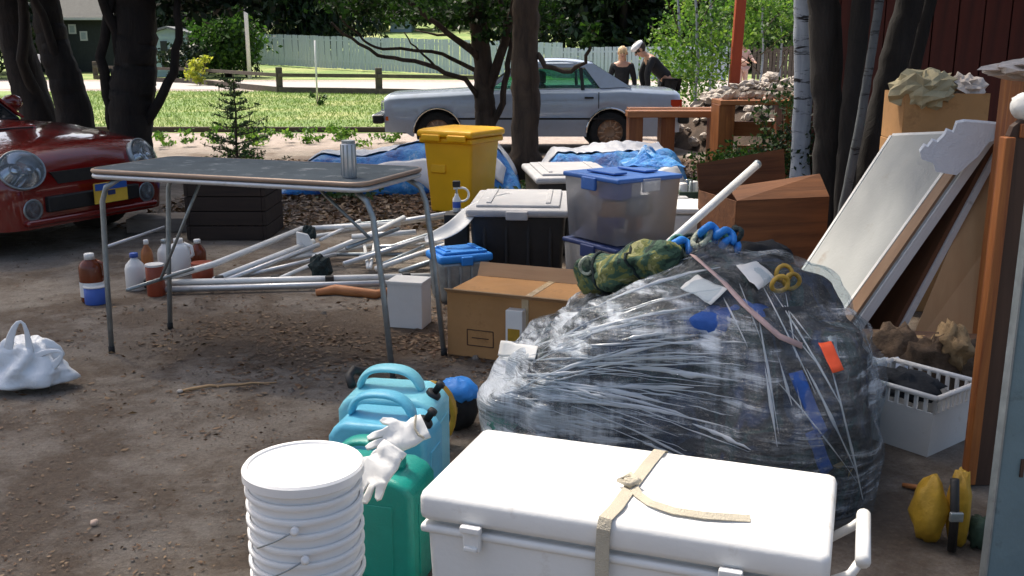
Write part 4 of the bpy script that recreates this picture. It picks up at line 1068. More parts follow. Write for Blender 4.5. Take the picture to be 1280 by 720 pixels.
# ------------------------------------------------------------------ folding table
def folding_table():
    c = Vector((-1.25, 4.88, 0)); rz = R(-20); W, Dp, H = 1.50, .64, .93; feet = {(-1, -1): G(140, 441), (-1, 1): G(213, 411), (1, -1): Vector((-.545, 4.34, 0)), (1, 1): G(555, 444)}; inv = (Matrix.Translation(c) @ Matrix.Rotation(rz, 4, 'Z')).inverted()
    t = lthing('folding_table', 'grey folding table on bent tubular legs', 'table', c, rz)
    def rr_rect(w, d, r, n=6):
        out = []
        for cx, cy, a0 in ((w/2 - r, d/2 - r, 0), (-w/2 + r, d/2 - r, 90), (-w/2 + r, -d/2 + r, 180), (w/2 - r, -d/2 + r, 270)):
            for k in range(n + 1):
                a = R(a0 + 90 * k / n); out.append((cx + r * math.cos(a), cy + r * math.sin(a)))
        return out
    Q = rr_rect(W, Dp, .07)
    MB().raw([(x, y, H - .03) for x, y in Q] + [(x, y, H) for x, y in Q], [tuple(range(len(Q))), tuple(range(len(Q), 2 * len(Q)))] + [(i, (i+1) % len(Q), (i+1) % len(Q) + len(Q), i + len(Q)) for i in range(len(Q))]).build('table_top', mt['table_top'], t, bevel=.004)
    MB().tube([(x * 1.004, y * 1.008, H - .011) for x, y in Q], .011, 8, closed=True).build('edge_trim', mt['table_edge'], t, True)
    MB().tube([(x * 1.0, y * 1.0, H - .036) for x, y in Q], .012, 8, closed=True).build('edge_band', mt['alu'], t, True)
    for sx in (-1, 1):
        for sy in (-1, 1):
            xe = sx * (W / 2 - .17); ft = inv @ feet[(sx, sy)]; ft.z = 0; tp = ft.lerp(Vector((sx * (W / 2 - .07), sy * (Dp / 2 - .05), 0)), .45); tp.y = max(-Dp/2 + .02, min(Dp/2 - .02, tp.y))
            lg = MB().tube([ft + Vector((0, 0, .01)), ft.lerp(tp, .5) + Vector((0, 0, .45)), tp + Vector((0, 0, H - .16)), tp + Vector((-sx * .03, 0, H - .09)), tp + Vector((-sx * .09, -sy * .02, H - .05))], .0135, 10).build('leg', mt['galv'], t, True)
            MB().tube([ft, ft + Vector((0, 0, .035))], .016, 10).build('foot_cap', mt['rubber'], lg, True)
        MB().tube([(sx * (W/2 - .12), -Dp/2 + .06, .32 if sx < 0 else .62), (sx * (W/2 - .12), Dp/2 - .06, .32 if sx < 0 else .62)], .010, 8).build('cross_bar', mt['galv'], t, True)
        MB().tube([(sx * (W/2 - .13), -.02, .32 if sx < 0 else .62), (sx * .30, -.02, H - .04)], .008, 8).build('brace', mt['galv'], t, True)
    return t
folding_table()
p = G(437, 222, .93)
t = thing('metal_flask', 'small ribbed metal can standing on the folding table', 'can', p)
MB().lathe([(.030, 0), (.034, .004), (.034, .15), (.030, .155)], 20, p).build('can_body', mt['alu'], t, True)
for k in range(5): MB().box(p + Vector((.034 * math.cos(R(200 + 35 * k)), .034 * math.sin(R(200 + 35 * k)), .08)), (.006, .006, .14)).build('rib', mt['galv'], t)
MB().lathe([(.031, .155), (.031, .167), (.012, .170)], 20, p).build('lid', mt['galv'], t)

# ------------------------------------------------------------------ planter with the little conifer, timber beam
def planter():
    p = G(284, 301); x, y = p.x, p.y + .3
    t = thing('planter', 'dark wooden planter box behind the table', 'planter', (x, y, 0))
    Wp, H = .58, .47
    for k in range(4):
        for (cx, cy, w_, d_) in ((x, y - .28, Wp, .03), (x, y + .28, Wp, .03), (x - Wp/2 - .016, y, .03, .59), (x + Wp/2 + .016, y, .03, .59)):
            MB().box((cx, cy, .06 + k * .117), (w_, d_, .11)).build('plank', mt['planter_wood'], t, bevel=.004)
    MB().box((x, y, H - .06), (Wp - .02, .52, .05)).build('soil', mt['soil'], t)
    t = thing('young_conifer', 'thin young conifer growing in the dark planter', 'tree', (x, y, H - .04))
    h = D(289, 92, y).z
    MB().tube(wig([(x + .03, y, H - .1), (x + .05, y, .9), (x + .05, y, h)], .006, 3, 4), [.014 - .0013 * i for i in range(9)], 6).build('trunk', mt['bark_brown'], t, True)
    rr = random.Random(8); bm = MB(); V = []; z = H + .02
    while z < h - .03:
        f = (h - z) / (h - H)
        for k in range(5):
            a = rr.random() * 6.28; L = (.07 + .36 * f ** .9) * rr.uniform(.6, 1.15)
            d = Vector((math.cos(a), math.sin(a), .25)); e = Vector((x + .045, y, z)) + d * L
            bm.tube([(x + .045, y, z), Vector((x + .045, y, z)) + d * L * .5 - Vector((0, 0, .01)), e], [.005, .0035, .002], 4)
            for q in range(int(26 * L / .3) + 5):
                s = rr.random() ** .7; V.append(Vector((x + .045, y, z)) + d * L * s + Vector((rr.gauss(0, .012), rr.gauss(0, .012), rr.gauss(0, .008))))
        z += .05 + .02 * rr.random()
    bm.build('branch', mt['bark_brown'], t)
    P = np.array([tuple(v) for v in V]) - np.array(t.location); rg = np.random.default_rng(4)
    link('needles', quads_mesh('needles', leaf_quads(P, .045, rg, -.3, .28), mt['needle']), None, t)
    shrub('leafy undergrowth around the foot of the young conifer', x + .02, y - .02, H - .04, .26, .26, 480, .035, 'leaf_light', 71, 'plant', 'potted_plant')
planter()
a, b_ = G(158, 292), G(240, 290)
tag(MB().slab(a, b_, b_ + Vector((0, .32, 0)), a + Vector((0, .32, 0)), .12).build('timber_beam', mt['weathered'], None, bevel=.01), 'weathered grey timber beam lying by the planter', 'beam')
a, b_ = G(150, 282) , G(212, 256)
tag(MB().tube([D(135, 308, 6.9) * 1, D(205, 284, 7.4)], .012, 8).build('thin_pole', mt['alu'], None, True), 'thin pale pole lying between the left table legs', 'pole')

# ------------------------------------------------------------------ bottles on the ground
def bottle(label, u, v, h, r, m, cap='white_plastic', shape='bottle', lab=None, handle=False, name='bottle', cat='bottle'):
    p = G(u, v); t = thing(name, label, cat, p, 0, 'bottles and jugs on the ground')
    if shape == 'bottle': prof = [(r * .9, 0), (r, .01), (r, h * .58), (r * .85, h * .70), (r * .35, h * .84), (r * .33, h * .9)]
    elif shape == 'jug': prof = [(r * .9, 0), (r, .01), (r, h * .70), (r * .8, h * .82), (r * .38, h * .88), (r * .36, h * .92)]
    else: prof = [(r * .96, 0), (r, .005), (r, h * .93), (r * .94, h * .95)]
    MB().lathe(prof, 18, p, sy=.8 if shape == 'jug' else 1).build('bottle_body' if shape != 'tin' else 'tin_body', mt[m], t, True)
    if shape != 'tin': MB().lathe([(r * .42, h * .88), (r * .42, h * .99), (r * .36, h)], 14, p).build('cap', mt[cap], t, True)
    else: MB().lathe([(r * 1.03, h * .94), (r * 1.03, h), (r * .9, h)], 18, p).build('lid', mt[cap], t)
    if lab: MB().lathe([(r * 1.012, h * .12), (r * 1.012, h * .42), (r * 1.0, h * .42)], 18, p, sy=.8 if shape == 'jug' else 1).build('label', mt[lab], t)
    if handle: MB().tube([p + Vector((r * .8, 0, h * .45)), p + Vector((r * 1.25, 0, h * .55)), p + Vector((r * 1.15, 0, h * .78)), p + Vector((r * .5, 0, h * .86))], .012, 8).build('handle', mt[m], t, True)
bottle('dark jug with white and blue label left of the others', 117, 377, .30, .07, 'brown_glass', 'white_plastic', 'jug', 'white_edge', True)
bottle('lower blue tin in front of the dark jug', 121, 379, .11, .066, 'blue_label', 'white_edge', 'tin', None, name='tin', cat='tin')
bottle('white bottle with a blue cap, leftmost of the cluster', 171, 362, .24, .062, 'white_plastic', 'blue_label')
bottle('amber bottle with a white cap behind the blue-capped bottle', 186, 345, .25, .04, 'orange_wood', 'white_plastic')
bottle('red-brown tin in front of the cluster behind the table leg', 196, 369, .20, .055, 'red_tin', 'white_edge', 'tin', name='tin', cat='tin')
bottle('clear-capped bottle directly behind the back left table leg', 208, 340, .23, .05, 'white_edge', 'galv')
bottle('bulky white jug right of the back left table leg', 226, 343, .25, .075, 'white_plastic', 'white_plastic', 'jug', handle=True)
bottle('brown bottle with a white cap, rightmost and rearmost', 249, 338, .22, .055, 'brown_glass', 'white_plastic')
bottle('low red tin at the right end of the cluster', 254, 350, .12, .07, 'red_tin', 'red_tin', 'tin', name='tin', cat='tin')

# ------------------------------------------------------------------ pile of white frames and tubes
def frame_pile():
    t = thing('collapsed_frame', 'collapsed white tubular frame lying behind the table', 'tent frame', G(360, 352))
    def T(pts, r=.021, m='white_metal', nm='tube'): MB().tube(pts, r, 10).build(nm, mt[m], t, True)
    z = .055
    def g(u, v, zz=z): return G(u, v, zz)
    T([g(186, 354), g(540, 345)]); T([g(190, 362, .035), g(545, 352, .035)], .019, 'alu')
    T([g(190, 352, .09), g(268, 330, .14), g(378, 286, .22)]); T([g(268, 350), g(392, 302, .16)], .022); T([g(280, 352), g(398, 306, .15)], .018, 'alu')
    T([g(345, 350), g(390, 330, .08), g(404, 338, .06)], .013); T([g(378, 286, .22), g(500, 280, .22)], .02)
    T([g(392, 322, .10), g(470, 290, .2), g(505, 272, .26)], .02); T([g(400, 300, .16), g(450, 276, .24)], .013)
    T([g(455, 304, .13), g(460, 335, .06)], .012); T([g(468, 304, .13), g(463, 335, .06)], .012)
    T([g(478, 330, .08), g(530, 308, .15)], .012, 'galv'); 
    for u, v in ((186, 354), (274, 350), (344, 349), (412, 350), (508, 346)):
        MB().box(g(u, v, z), (.055, .05, .055), .2).build('connector', mt['black_plastic'], t, bevel=.008)
    MB().blob(g(400, 335, .11), (.07, .05, .09), .5, 3, seed=4, seg=12).build('joint_hub', mt['rope_dark'], t)
    MB().blob(g(387, 292, .2), (.05, .05, .06), .4, 3, seed=6, seg=12).build('joint_hub', mt['rope_dark'], t)
    MB().prism([(-.05, .09), (.03, .07), (.08, -.03), (.02, -.10), (-.05, -.08)], .03, Matrix.Translation(g(380, 305, .16))).build('bracket', mt['white_plastic'], t, bevel=.008)
    t = thing('loose_poles', 'bundle of long pale poles lying behind the collapsed frame', 'poles', G(500, 330))
    for k, (a, b_) in enumerate((((395, 295, .12), (560, 270, .22)), ((420, 290, .16), (590, 262, .30)), ((380, 318, .08), (540, 318, .10)), ((440, 296, .22), (520, 290, .25)), ((300, 346, .05), (420, 318, .12)), ((450, 322, .10), (590, 276, .26)), ((330, 328, .06), (470, 306, .12)), ((430, 330, .09), (575, 284, .22)), ((400, 284, .2), (600, 268, .26)), ((470, 336, .07), (575, 300, .16)), ((410, 312, .08), (560, 304, .14)), ((500, 340, .05), (585, 312, .12)))):
        MB().tube([G(*a), G(*b_)], .015 + .004 * (k % 2), 8).build('pole', mt[('white_metal', 'alu', 'galv')[k % 3]], t, True)
    a = G(392, 372, .01)
    tag(MB().tube([G(395, 366, .02), G(420, 362, .03), G(470, 368, .025), G(498, 360, .03)], [.02, .035, .03, .015], 8).build('wooden_offcut', mt['orange_wood_x'], None, True), 'orange-brown piece of wood lying under the white tubes', 'wood')
frame_pile()
tag(MB().tube(wig([G(222, 490, .006), G(262, 483, .008), G(300, 480, .008), G(346, 478, .006)], .004, 5), [.006, .008, .007, .007, .006, .006, .006, .005, .005, .003], 6).build('stick', M('stick', (.42, .27, .14), .8), None, True), 'pale thin stick lying on the dirt', 'stick')
tag(MB().blob(G(118, 653, .012), (.013, .012, .011), .3, 2, seg=10).build('pebble', M('pebble', (.7, .5, .38), .8), None, True), 'single pale pink pebble on the dirt, near left', 'pebble')
tag(MB().blob(G(225, 489, .012), (.014, .012, .010), .3, 2, seed=3, seg=10).build('pebble', mt['stone'], None, True), 'pale pebble at the left end of the stick', 'pebble')

# ------------------------------------------------------------------ shopping bag
def shopping_bag():
    p = G(22, 498)
    t = thing('shopping_bag', 'crumpled white plastic shopping bag with two loop handles at the left edge', 'plastic bag', p)
    def fn(a, b_):
        th = a * 2 * math.pi; h = b_
        fold = math.sin(th * 7 + 3 * noise.noise(Vector((h * 2, 3, th)))) * .05 * (.3 + h) + .10 * noise.noise(Vector((math.cos(th) * 2.2, math.sin(th) * 2.2, h * 3))) + .06 * abs(noise.noise(Vector((math.cos(th) * 5, math.sin(th) * 5, h * 7))))
        r = (.20 * min(1, (.35 + h * 6)) * (1 - .62 * h ** 1.6)) * (1 + fold * 2.2)
        if b_ < .02: r *= .5
        return Vector((p.x - .02 + math.cos(th) * r * 1.0 + h * .02, p.y + .13 + math.sin(th) * r * .62, .004 + .23 * h ** .85 + (.03 * noise.noise(Vector((math.cos(th) * 2, math.sin(th) * 2, 5))) if h > .9 else 0)))
    mb = MB(); mb.grid(72, 26, fn, True); mb.v.append(Vector((p.x, p.y + .13, .185))); n = len(mb.v) - 1
    mb.f += [(25 * 72 + i, 25 * 72 + (i + 1) % 72, n) for i in range(72)]
    mb.build('bag_body', mt['white_bag'], t, True)
    def loop(pts, w_, nm='handle'):
        mb = MB(); q = [Vector(x) for x in pts]
        for i, c in enumerate(q):
            d = (q[min(i+1, len(q)-1)] - q[max(i-1, 0)]).normalized(); s = d.cross(Vector((0, -1, .2))).normalized() * w_[i]
            mb.v += [c - s, c + s]
        mb.f = [(2*i, 2*i+1, 2*i+3, 2*i+2) for i in range(len(q) - 1)]
        mb.build(nm, mt['white_bag'], t, True, solid=.003, subsurf=1)
    Y = p.y + .07
    loop([D(8, 450, Y), D(12, 420, Y), D(22, 400, Y), D(30, 402, Y), D(36, 425, Y), D(38, 452, Y)], [.03, .020, .012, .010, .014, .03])
    loop([D(35, 452, Y), D(52, 440, Y), D(76, 437, Y), D(79, 444, Y), D(70, 455, Y), D(48, 470, Y)], [.025, .014, .010, .010, .018, .035])
shopping_bag()

# ------------------------------------------------------------------ bins, totes and boxes in the middle
def yellow_bin():
    p = G(553, 270); c = Vector((p.x + .17, p.y + .28, 0)); rz = R(-30)
    t = lthing('wheeled_bin', 'yellow plastic bin with a hinged lid behind the grey tubs', 'bin', c, rz)
    H = .70
    def ring(w_, d_, z): return [(-w_/2, -d_/2, z), (w_/2, -d_/2, z), (w_/2, d_/2, z), (-w_/2, d_/2, z)]
    vs = ring(.44, .42, 0.0) + ring(.53, .51, H); MB().raw(vs, [(0, 1, 2, 3), (4, 5, 6, 7)] + [(i, (i+1) % 4, (i+1) % 4 + 4, i + 4) for i in range(4)]).build('bin_body', mt['yellow_bin'], t, bevel=.035)
    MB().box((0, 0, H - .02), (.58, .56, .05)).build('rim', mt['yellow_bin'], t, bevel=.015)
    vs = ring(.60, .60, H + .01) + ring(.60, .60, H + .065) + ring(.50, .50, H + .085)
    MB().raw(vs, [(0, 1, 2, 3), (8, 9, 10, 11)] + [(i + k, (i+1) % 4 + k, (i+1) % 4 + 4 + k, i + 4 + k) for k in (0, 4) for i in range(4)]).build('lid', mt['yellow_bin'], t, bevel=.02)
    for k in (-1, 1): MB().box((k * .14, -.305, H + .005), (.20, .03, .06)).build('lid_lip', mt['yellow_bin'], t, bevel=.012)
    MB().box((-.10, -.243, .42), (.16, .02, .08), M=Matrix.Rotation(R(-3.6), 4, 'X')).build('grip_recess', mt['yellow_bin'], t, bevel=.01)
    MB().box((0, .31, H + .0), (.5, .05, .04)).build('handle', mt['yellow_bin'], t, bevel=.01)
    for k in (-1, 1): MB().lathe([(0, -.02), (.08, -.02), (.08, .02), (0, .02)], 16, (k * .24, .24, .08), Matrix.Rotation(R(90), 4, 'Y')).build('wheel', mt['rubber'], t)
yellow_bin()
def tub(label, c, rz, w_, d_, h, lidz=.05, group='black tubs with grey lids', mb_='black_plastic', ml='grey_plastic', name='storage_tub'):
    t = lthing(name, label, 'storage tub', c, rz, group)
    k = .86
    vs = [(-w_*k/2, -d_*k/2, 0), (w_*k/2, -d_*k/2, 0), (w_*k/2, d_*k/2, 0), (-w_*k/2, d_*k/2, 0), (-w_/2*.96, -d_/2*.96, h), (w_/2*.96, -d_/2*.96, h), (w_/2*.96, d_/2*.96, h), (-w_/2*.96, d_/2*.96, h)]
    MB().raw(vs, [(0, 1, 2, 3), (4, 5, 6, 7)] + [(i, (i+1) % 4, (i+1) % 4 + 4, i + 4) for i in range(4)]).build('tub_body', mt[mb_], t, bevel=.03)
    for q in (-.33, -.11, .11, .33): MB().box((q * w_, -d_ * .475, h * .5), (.02, .02, h * .75), M=Matrix.Rotation(R(-4), 4, 'X')).build('rib', mt[mb_], t, bevel=.004)
    l = MB().box((0, 0, h + .012), (w_ * 1.03, d_ * 1.03, .05)).build('lid', mt[ml], t, bevel=.018)
    MB().box((0, 0, h + .045), (w_ * .84, d_ * .84, .02)).build('lid_panel', mt[ml], l, bevel=.008)
    MB().box((0, -d_ * .52, h - .0), (w_ * .22, .03, .055)).build('latch', mt[ml], l, bevel=.008)
    for s in (-1, 1): MB().box((s * w_ * .30, 0, h + .058), (.03, d_ * .7, .012)).build('lid_rib', mt[ml], l, bevel=.004)
    return t
p = G(642, 368)
tub('black tub with a wide grey lid between cardboard box and clear totes', (p.x + .05, p.y + .42, 0), R(-4), .62, .85, .50)
tub('second grey-lidded tub just behind the first, beside the brown trunk', (p.x + .42, p.y + 1.55, 0), R(6), .60, .9, .56)
tub('low grey-lidded tub hidden behind the clear totes', (p.x + 1.0, p.y + 1.35, 0), R(2), .60, .7, .40)
# moulded white paddle lying across the tub edge
def paddle():
    pts = [G(640, 241, .56), G(610, 248, .55), G(588, 262, .52), G(575, 280, .46), G(555, 292, .40), G(530, 300, .36)]
    mb = MB(); ws = [.012, .016, .05, .06, .055, .03]
    for i, c in enumerate(pts):
        d = (pts[min(i+1, 5)] - pts[max(i-1, 0)]).normalized(); s = d.cross(Vector((0, -.7, .7))).normalized() * ws[i]
        mb.v += [c - s, c, c + s]; mb.v[-2] = c + Vector((0, .012, -.012))
    mb.f = [(3*i + j, 3*i + j + 1, 3*i + j + 4, 3*i + j + 3) for i in range(5) for j in (0, 1)]
    tag(mb.build('moulded_panel', mt['white_plastic'], None, True, solid=.01, subsurf=2), 'curved white plastic strip leaning off the grey tub lid', 'plastic strip')
paddle()
p = G(571, 268, .5); Yq = 6.45; c = D(571, 265, Yq)
t = thing('spray_bottle', 'small white spray bottle with a black top in front of the yellow bin', 'bottle', c)
MB().lathe([(.022, 0), (.026, .005), (.026, .085), (.012, .11), (.012, .12)], 16, c).build('bottle_body', mt['white_plastic'], t, True)
MB().lathe([(.0265, .03), (.0265, .07), (.026, .07)], 16, c).build('label', mt['blue_label'], t)
MB().tube([c + Vector((0, 0, .12)), c + Vector((0, 0, .17))], .007, 8).build('neck', mt['galv'], t)
MB().box(c + Vector((0, 0, .185)), (.05, .03, .04)).build('trigger_head', mt['black_plastic'], t, bevel=.006)
MB().tube([c + Vector((-.02, 0, .155))] + [c + Vector((.035 + .045 * math.sin(R(a)), 0, .115 + .045 * math.cos(R(a)))) for a in range(-20, 200, 24)], .007, 8).build('hose_loop', mt['white_plastic'], t, True)
tag(MB().box((c.x, c.y, c.z / 2 - .002), (.16, .16, c.z - .004)).build('upturned_crate', mt['black_plastic'], None, bevel=.01), 'narrow black crate standing behind the white poles', 'crate')

def clear_totes():
    cc = G(771, 412); Y0 = 5.2
    cx = D(771, 300, Y0).x
    rz = R(34); w_, d_ = .44, .46
    # front corner at (cx, Y0)
    off = Matrix.Rotation(rz, 3, 'Z') @ Vector((w_ / 2, d_ / 2, 0))
    ctr = Vector((cx, Y0, 0)) + off
    def tote(z, label, lidm, h):
        t = lthing('clear_tote', label, 'storage box', (ctr.x, ctr.y, z), rz, 'clear plastic totes')
        k = .92; H = h - .028
        vs = [(-w_*k/2, -d_*k/2, 0), (w_*k/2, -d_*k/2, 0), (w_*k/2, d_*k/2, 0), (-w_*k/2, d_*k/2, 0), (-w_/2, -d_/2, H), (w_/2, -d_/2, H), (w_/2, d_/2, H), (-w_/2, d_/2, H)]
        MB().raw(vs, [(0, 1, 2, 3)] + [(i, (i+1) % 4, (i+1) % 4 + 4, i + 4) for i in range(4)]).build('tote_body', mt['clear_plastic'], t, True)
        l = MB().box((0, 0, H + .012), (w_ * 1.05, d_ * 1.05, .026)).build('lid', mt[lidm], t, bevel=.008)
        for s in (-1, 1):
            MB().box((s * w_ * .53, 0, H - .02), (.02, .12, .07)).build('latch', mt[lidm], t, bevel=.006); MB().box((0, s * d_ * .53, H - .02), (.12, .02, .07)).build('latch', mt['clear_plastic'], t, bevel=.006)
        rr = random.Random(int(z * 100) + 1); mats = ['paper', 'white_sheet', 'pale_pink', 'blue_label', 'paper', 'orange_tag', 'galv', 'white_edge', 'cardboard_pale']
        for q in range(14):
            sx, sy, sz = rr.uniform(.07, .17), rr.uniform(.07, .16), rr.uniform(.04, .13)
            px, py = rr.uniform(-.1, .1), rr.uniform(-.12, .12); lay = q // 5; sz = min(sz, .1)
            MB().box((px, py, .03 + lay * .1 + sz / 2), (sx, sy, sz), rr.random() * 3).build('packed_item', mt[mats[q % 9]], t, bevel=.006)
        return t
    tote(0.004, 'lower clear tote with a navy rim, partly behind the wrapped bundle', 'navy', .455)
    h = .365; top = tote(.468, 'upper clear tote with a bright blue lid', 'blue_lid', h)
    for s in (-.11, .11): MB().box((s, 0, h + .008), (.09, .24, .012)).build('lid_rib', mt['blue_lid'], top, bevel=.004)
clear_totes()
def crumpled_sheet():
    c = D(812, 212, 5.85)
    tag(MB().grid(40, 26, lambda a, b_: Vector((c.x - .17 + .34 * a, 5.62 + .30 * b_, .835 + .012 + .07 * abs(noise.noise(Vector((a * 4, b_ * 4, 3)))) * math.sin(math.pi * a) + .09 * math.sin(math.pi * a) * b_ * (.6 + noise.noise(Vector((a * 3, b_ * 3, 8)))) ))).build('blue_sheet', mt['tarp'], None, False, solid=.003), 'small crumpled blue and white sheet on the back of the clear tote lid', 'sheet')
crumpled_sheet()

def box_card(label, c, rz, w_, d_, h, m='cardboard', flaps=True, name='cardboard_box', z=0, tape=True, group=None, open_=False):
    t = lthing(name, label, 'cardboard box', (c[0], c[1], z), rz, group)
    if open_:
        for (cx, cy, a, b_) in ((0, -d_/2, w_, .006), (0, d_/2, w_, .006), (-w_/2, 0, .006, d_ - .008), (w_/2, 0, .006, d_ - .008)):
            MB().box((cx, cy, h / 2), (a, b_, h)).build('side_panel', mt[m], t)
        MB().box((0, 0, .006), (w_ - .02, d_ - .02, .006)).build('base_panel', mt[m], t)
    else:
        MB().box((0, 0, h / 2), (w_, d_, h)).build('carton', mt[m], t, bevel=.005)
    if tape:
        MB().box((.08 * w_, -d_/2 - .002, h * .5), (.035, .003, h * .99)).build('tape', mt['tape'], t)
        MB().box((.08 * w_, 0, h + .0015), (.035, d_, .002)).build('tape', mt['tape'], t)
    if flaps:
        MB().raw([(-w_/2, -d_/2, h), (w_/2, -d_/2, h), (w_/2 - .01, -d_/2 - .05, h + .028), (-w_/2 + .01, -d_/2 - .05, h + .028)], [(0, 1, 2, 3)]).build('flap', mt['cardboard_pale'], t, solid=.005)
        MB().raw([(-w_/2, d_/2, h), (w_/2, d_/2, h), (w_/2 - .01, d_/2 + .02, h + .07), (-w_/2 + .01, d_/2 + .02, h + .07)], [(0, 1, 2, 3)]).build('flap', mt['cardboard_pale'], t, solid=.005)
    return t
p = G(566, 444); q = G(720, 475)
rzc = R(-22); L = .72
cc = Vector((p.x - .03, p.y, 0)) + Matrix.Rotation(rzc, 3, 'Z') @ Vector((L / 2, .2, 0))
cb = box_card('brown cardboard box with tape stripe behind the wrapped bundle', cc, rzc, L, .38, .33)
for (a, b_, w_, h_) in ((-.20, .115, .14, .004), (-.20, .035, .14, .004), (-.27, .075, .004, .08), (-.13, .075, .004, .08), (-.20, .075, .09, .004)):
    MB().box((a + .02, -.192, b_ + .03), (w_, .002, h_)).build('printed_mark', mt['dark_wood'], cb)
p = G(646, 425, .02); q = D(645, 405, 4.45)
t = lthing('small_carton', 'small white carton with a yellow patch in front of the cardboard box', 'carton', (q.x, 4.62, 0), R(-20))
MB().box((0, 0, .14), (.085, .06, .28)).build('carton_body', mt['paper'], t, bevel=.003); MB().box((0, -.032, .16), (.06, .003, .06)).build('label', mt['yellow'], t)
t = lthing('white_box', 'plain white box standing behind the right table legs', 'box', (D(510, 400, 5.25).x, 5.35, 0), R(-14))
MB().box((0, 0, .125), (.20, .16, .25)).build('box_body', mt['paper'], t, bevel=.004); MB().box((0, 0, .252), (.205, .165, .02)).build('lid', mt['white_edge'], t, bevel=.003)
t = tub('low box with a bright blue lid left of the black tub', (D(572, 350, 5.75).x, 5.95, 0), R(24), .34, .26, .26, group=None, mb_='galv', ml='bright_blue', name='lidded_box')
def chest():
    p = D(868, 262, 6.2)
    t = lthing('white_chest', 'white flat-topped chest behind the clear totes', 'chest', (p.x + .02, 6.5, 0), R(-3))
    MB().box((0, 0, .23), (.50, .40, .46)).build('chest_body', mt['white_plastic'], t, bevel=.02)
    MB().box((0, 0, .485), (.53, .43, .04)).build('lid', mt['white_plastic'], t, bevel=.012)
    t = lthing('green_crate', 'green crate of pale odds and ends behind the white chest', 'crate', (D(880, 235, 7.4).x, 7.4, 0), R(2))
    for (cx, cy, a, b_) in ((0, -.18, .44, .02), (0, .18, .44, .02), (-.21, 0, .02, .34), (.21, 0, .02, .34)): MB().box((cx, cy, .24), (a, b_, .48)).build('side_panel', mt['green_cloth'], t)
    MB().box((0, 0, .2), (.40, .34, .02)).build('base_panel', mt['green_cloth'], t)
    for k in range(8): tag(MB().lathe([(.03, 0), (.034, .01), (.034, .10), (.03, .11)], 12, (D(880, 235, 7.4).x - .17 + .048 * k, 7.33 + .05 * (k % 3), .42 + .02 * (k % 2))).build('glass_jar', mt['lamp_glass' if k % 2 else 'white_edge'], None, True), ('clear' if k % 2 else 'white') + ' jar standing in the green crate, ' + ('leftmost', 'second from the left', 'third from the left', 'fourth from the left', 'fourth from the right', 'third from the right', 'second from the right', 'rightmost')[k], 'jar', 'jars in the green crate')
chest()

# ------------------------------------------------------------------ shrink-wrapped bundle and what lies on it
BC = Vector((.60, 3.60, 0)); BR = R(-20)
def bundle_pt(a, b_, k=1.0, rough=1.0):
    th = a * 2 * math.pi; ph = b_ * math.pi / 2
    sp = lambda v, e: math.copysign(abs(v) ** e, v)
    ex = .50
    X = sp(math.cos(th), ex) * sp(math.cos(ph), .42); Y = sp(math.sin(th), ex) * sp(math.cos(ph), .42); Z = sp(math.sin(ph), .56)
    lx, ly = X * .71 + .045, Y * .56
    hx = interp([(-.9, .40), (-.68, .45), (-.45, .55), (-.15, .67), (.1, .73), (.5, .71), (.7, .64), (.9, .6)], lx)
    p = Vector((lx * k, ly * k, Z * hx * k))
    d = Vector((lx * 3, ly * 3, Z * 2))
    n_ = .09 * noise.noise(d * .8 + Vector((4, 1, 2))) + .075 * (noise.noise(d * 1.9) ) + .035 * abs(noise.noise(d * 3.6)) * rough + .005 * abs(noise.noise(d * 11)) * rough
    nn = Vector((X, Y, Z * .8)).normalized() if Vector((X, Y, Z)).length > .01 else Vector((0, 0, 1))
    p += nn * n_ * (.4 + .6 * min(1, b_ * 4)) 
    p.z = max(p.z, 0.004)
    return BC + Matrix.Rotation(BR, 3, 'Z') @ p
def bundle_top(u, v, lift=0.0):     # drop a ray from the eye onto the bundle
    o = Vector((0, 0, EYE)); d = ray(u, v).normalized()
    hit, n_, i, dist = BT.ray_cast(o, d)
    return (hit - d * lift) if hit else D(u, v, 3.6)
from mathutils.bvhtree import BVHTree
bt_m = MB().grid(120, 50, lambda a, b_: bundle_pt(a, b_), True)
BT = BVHTree.FromPolygons([tuple(v) for v in bt_m.v], bt_m.f)
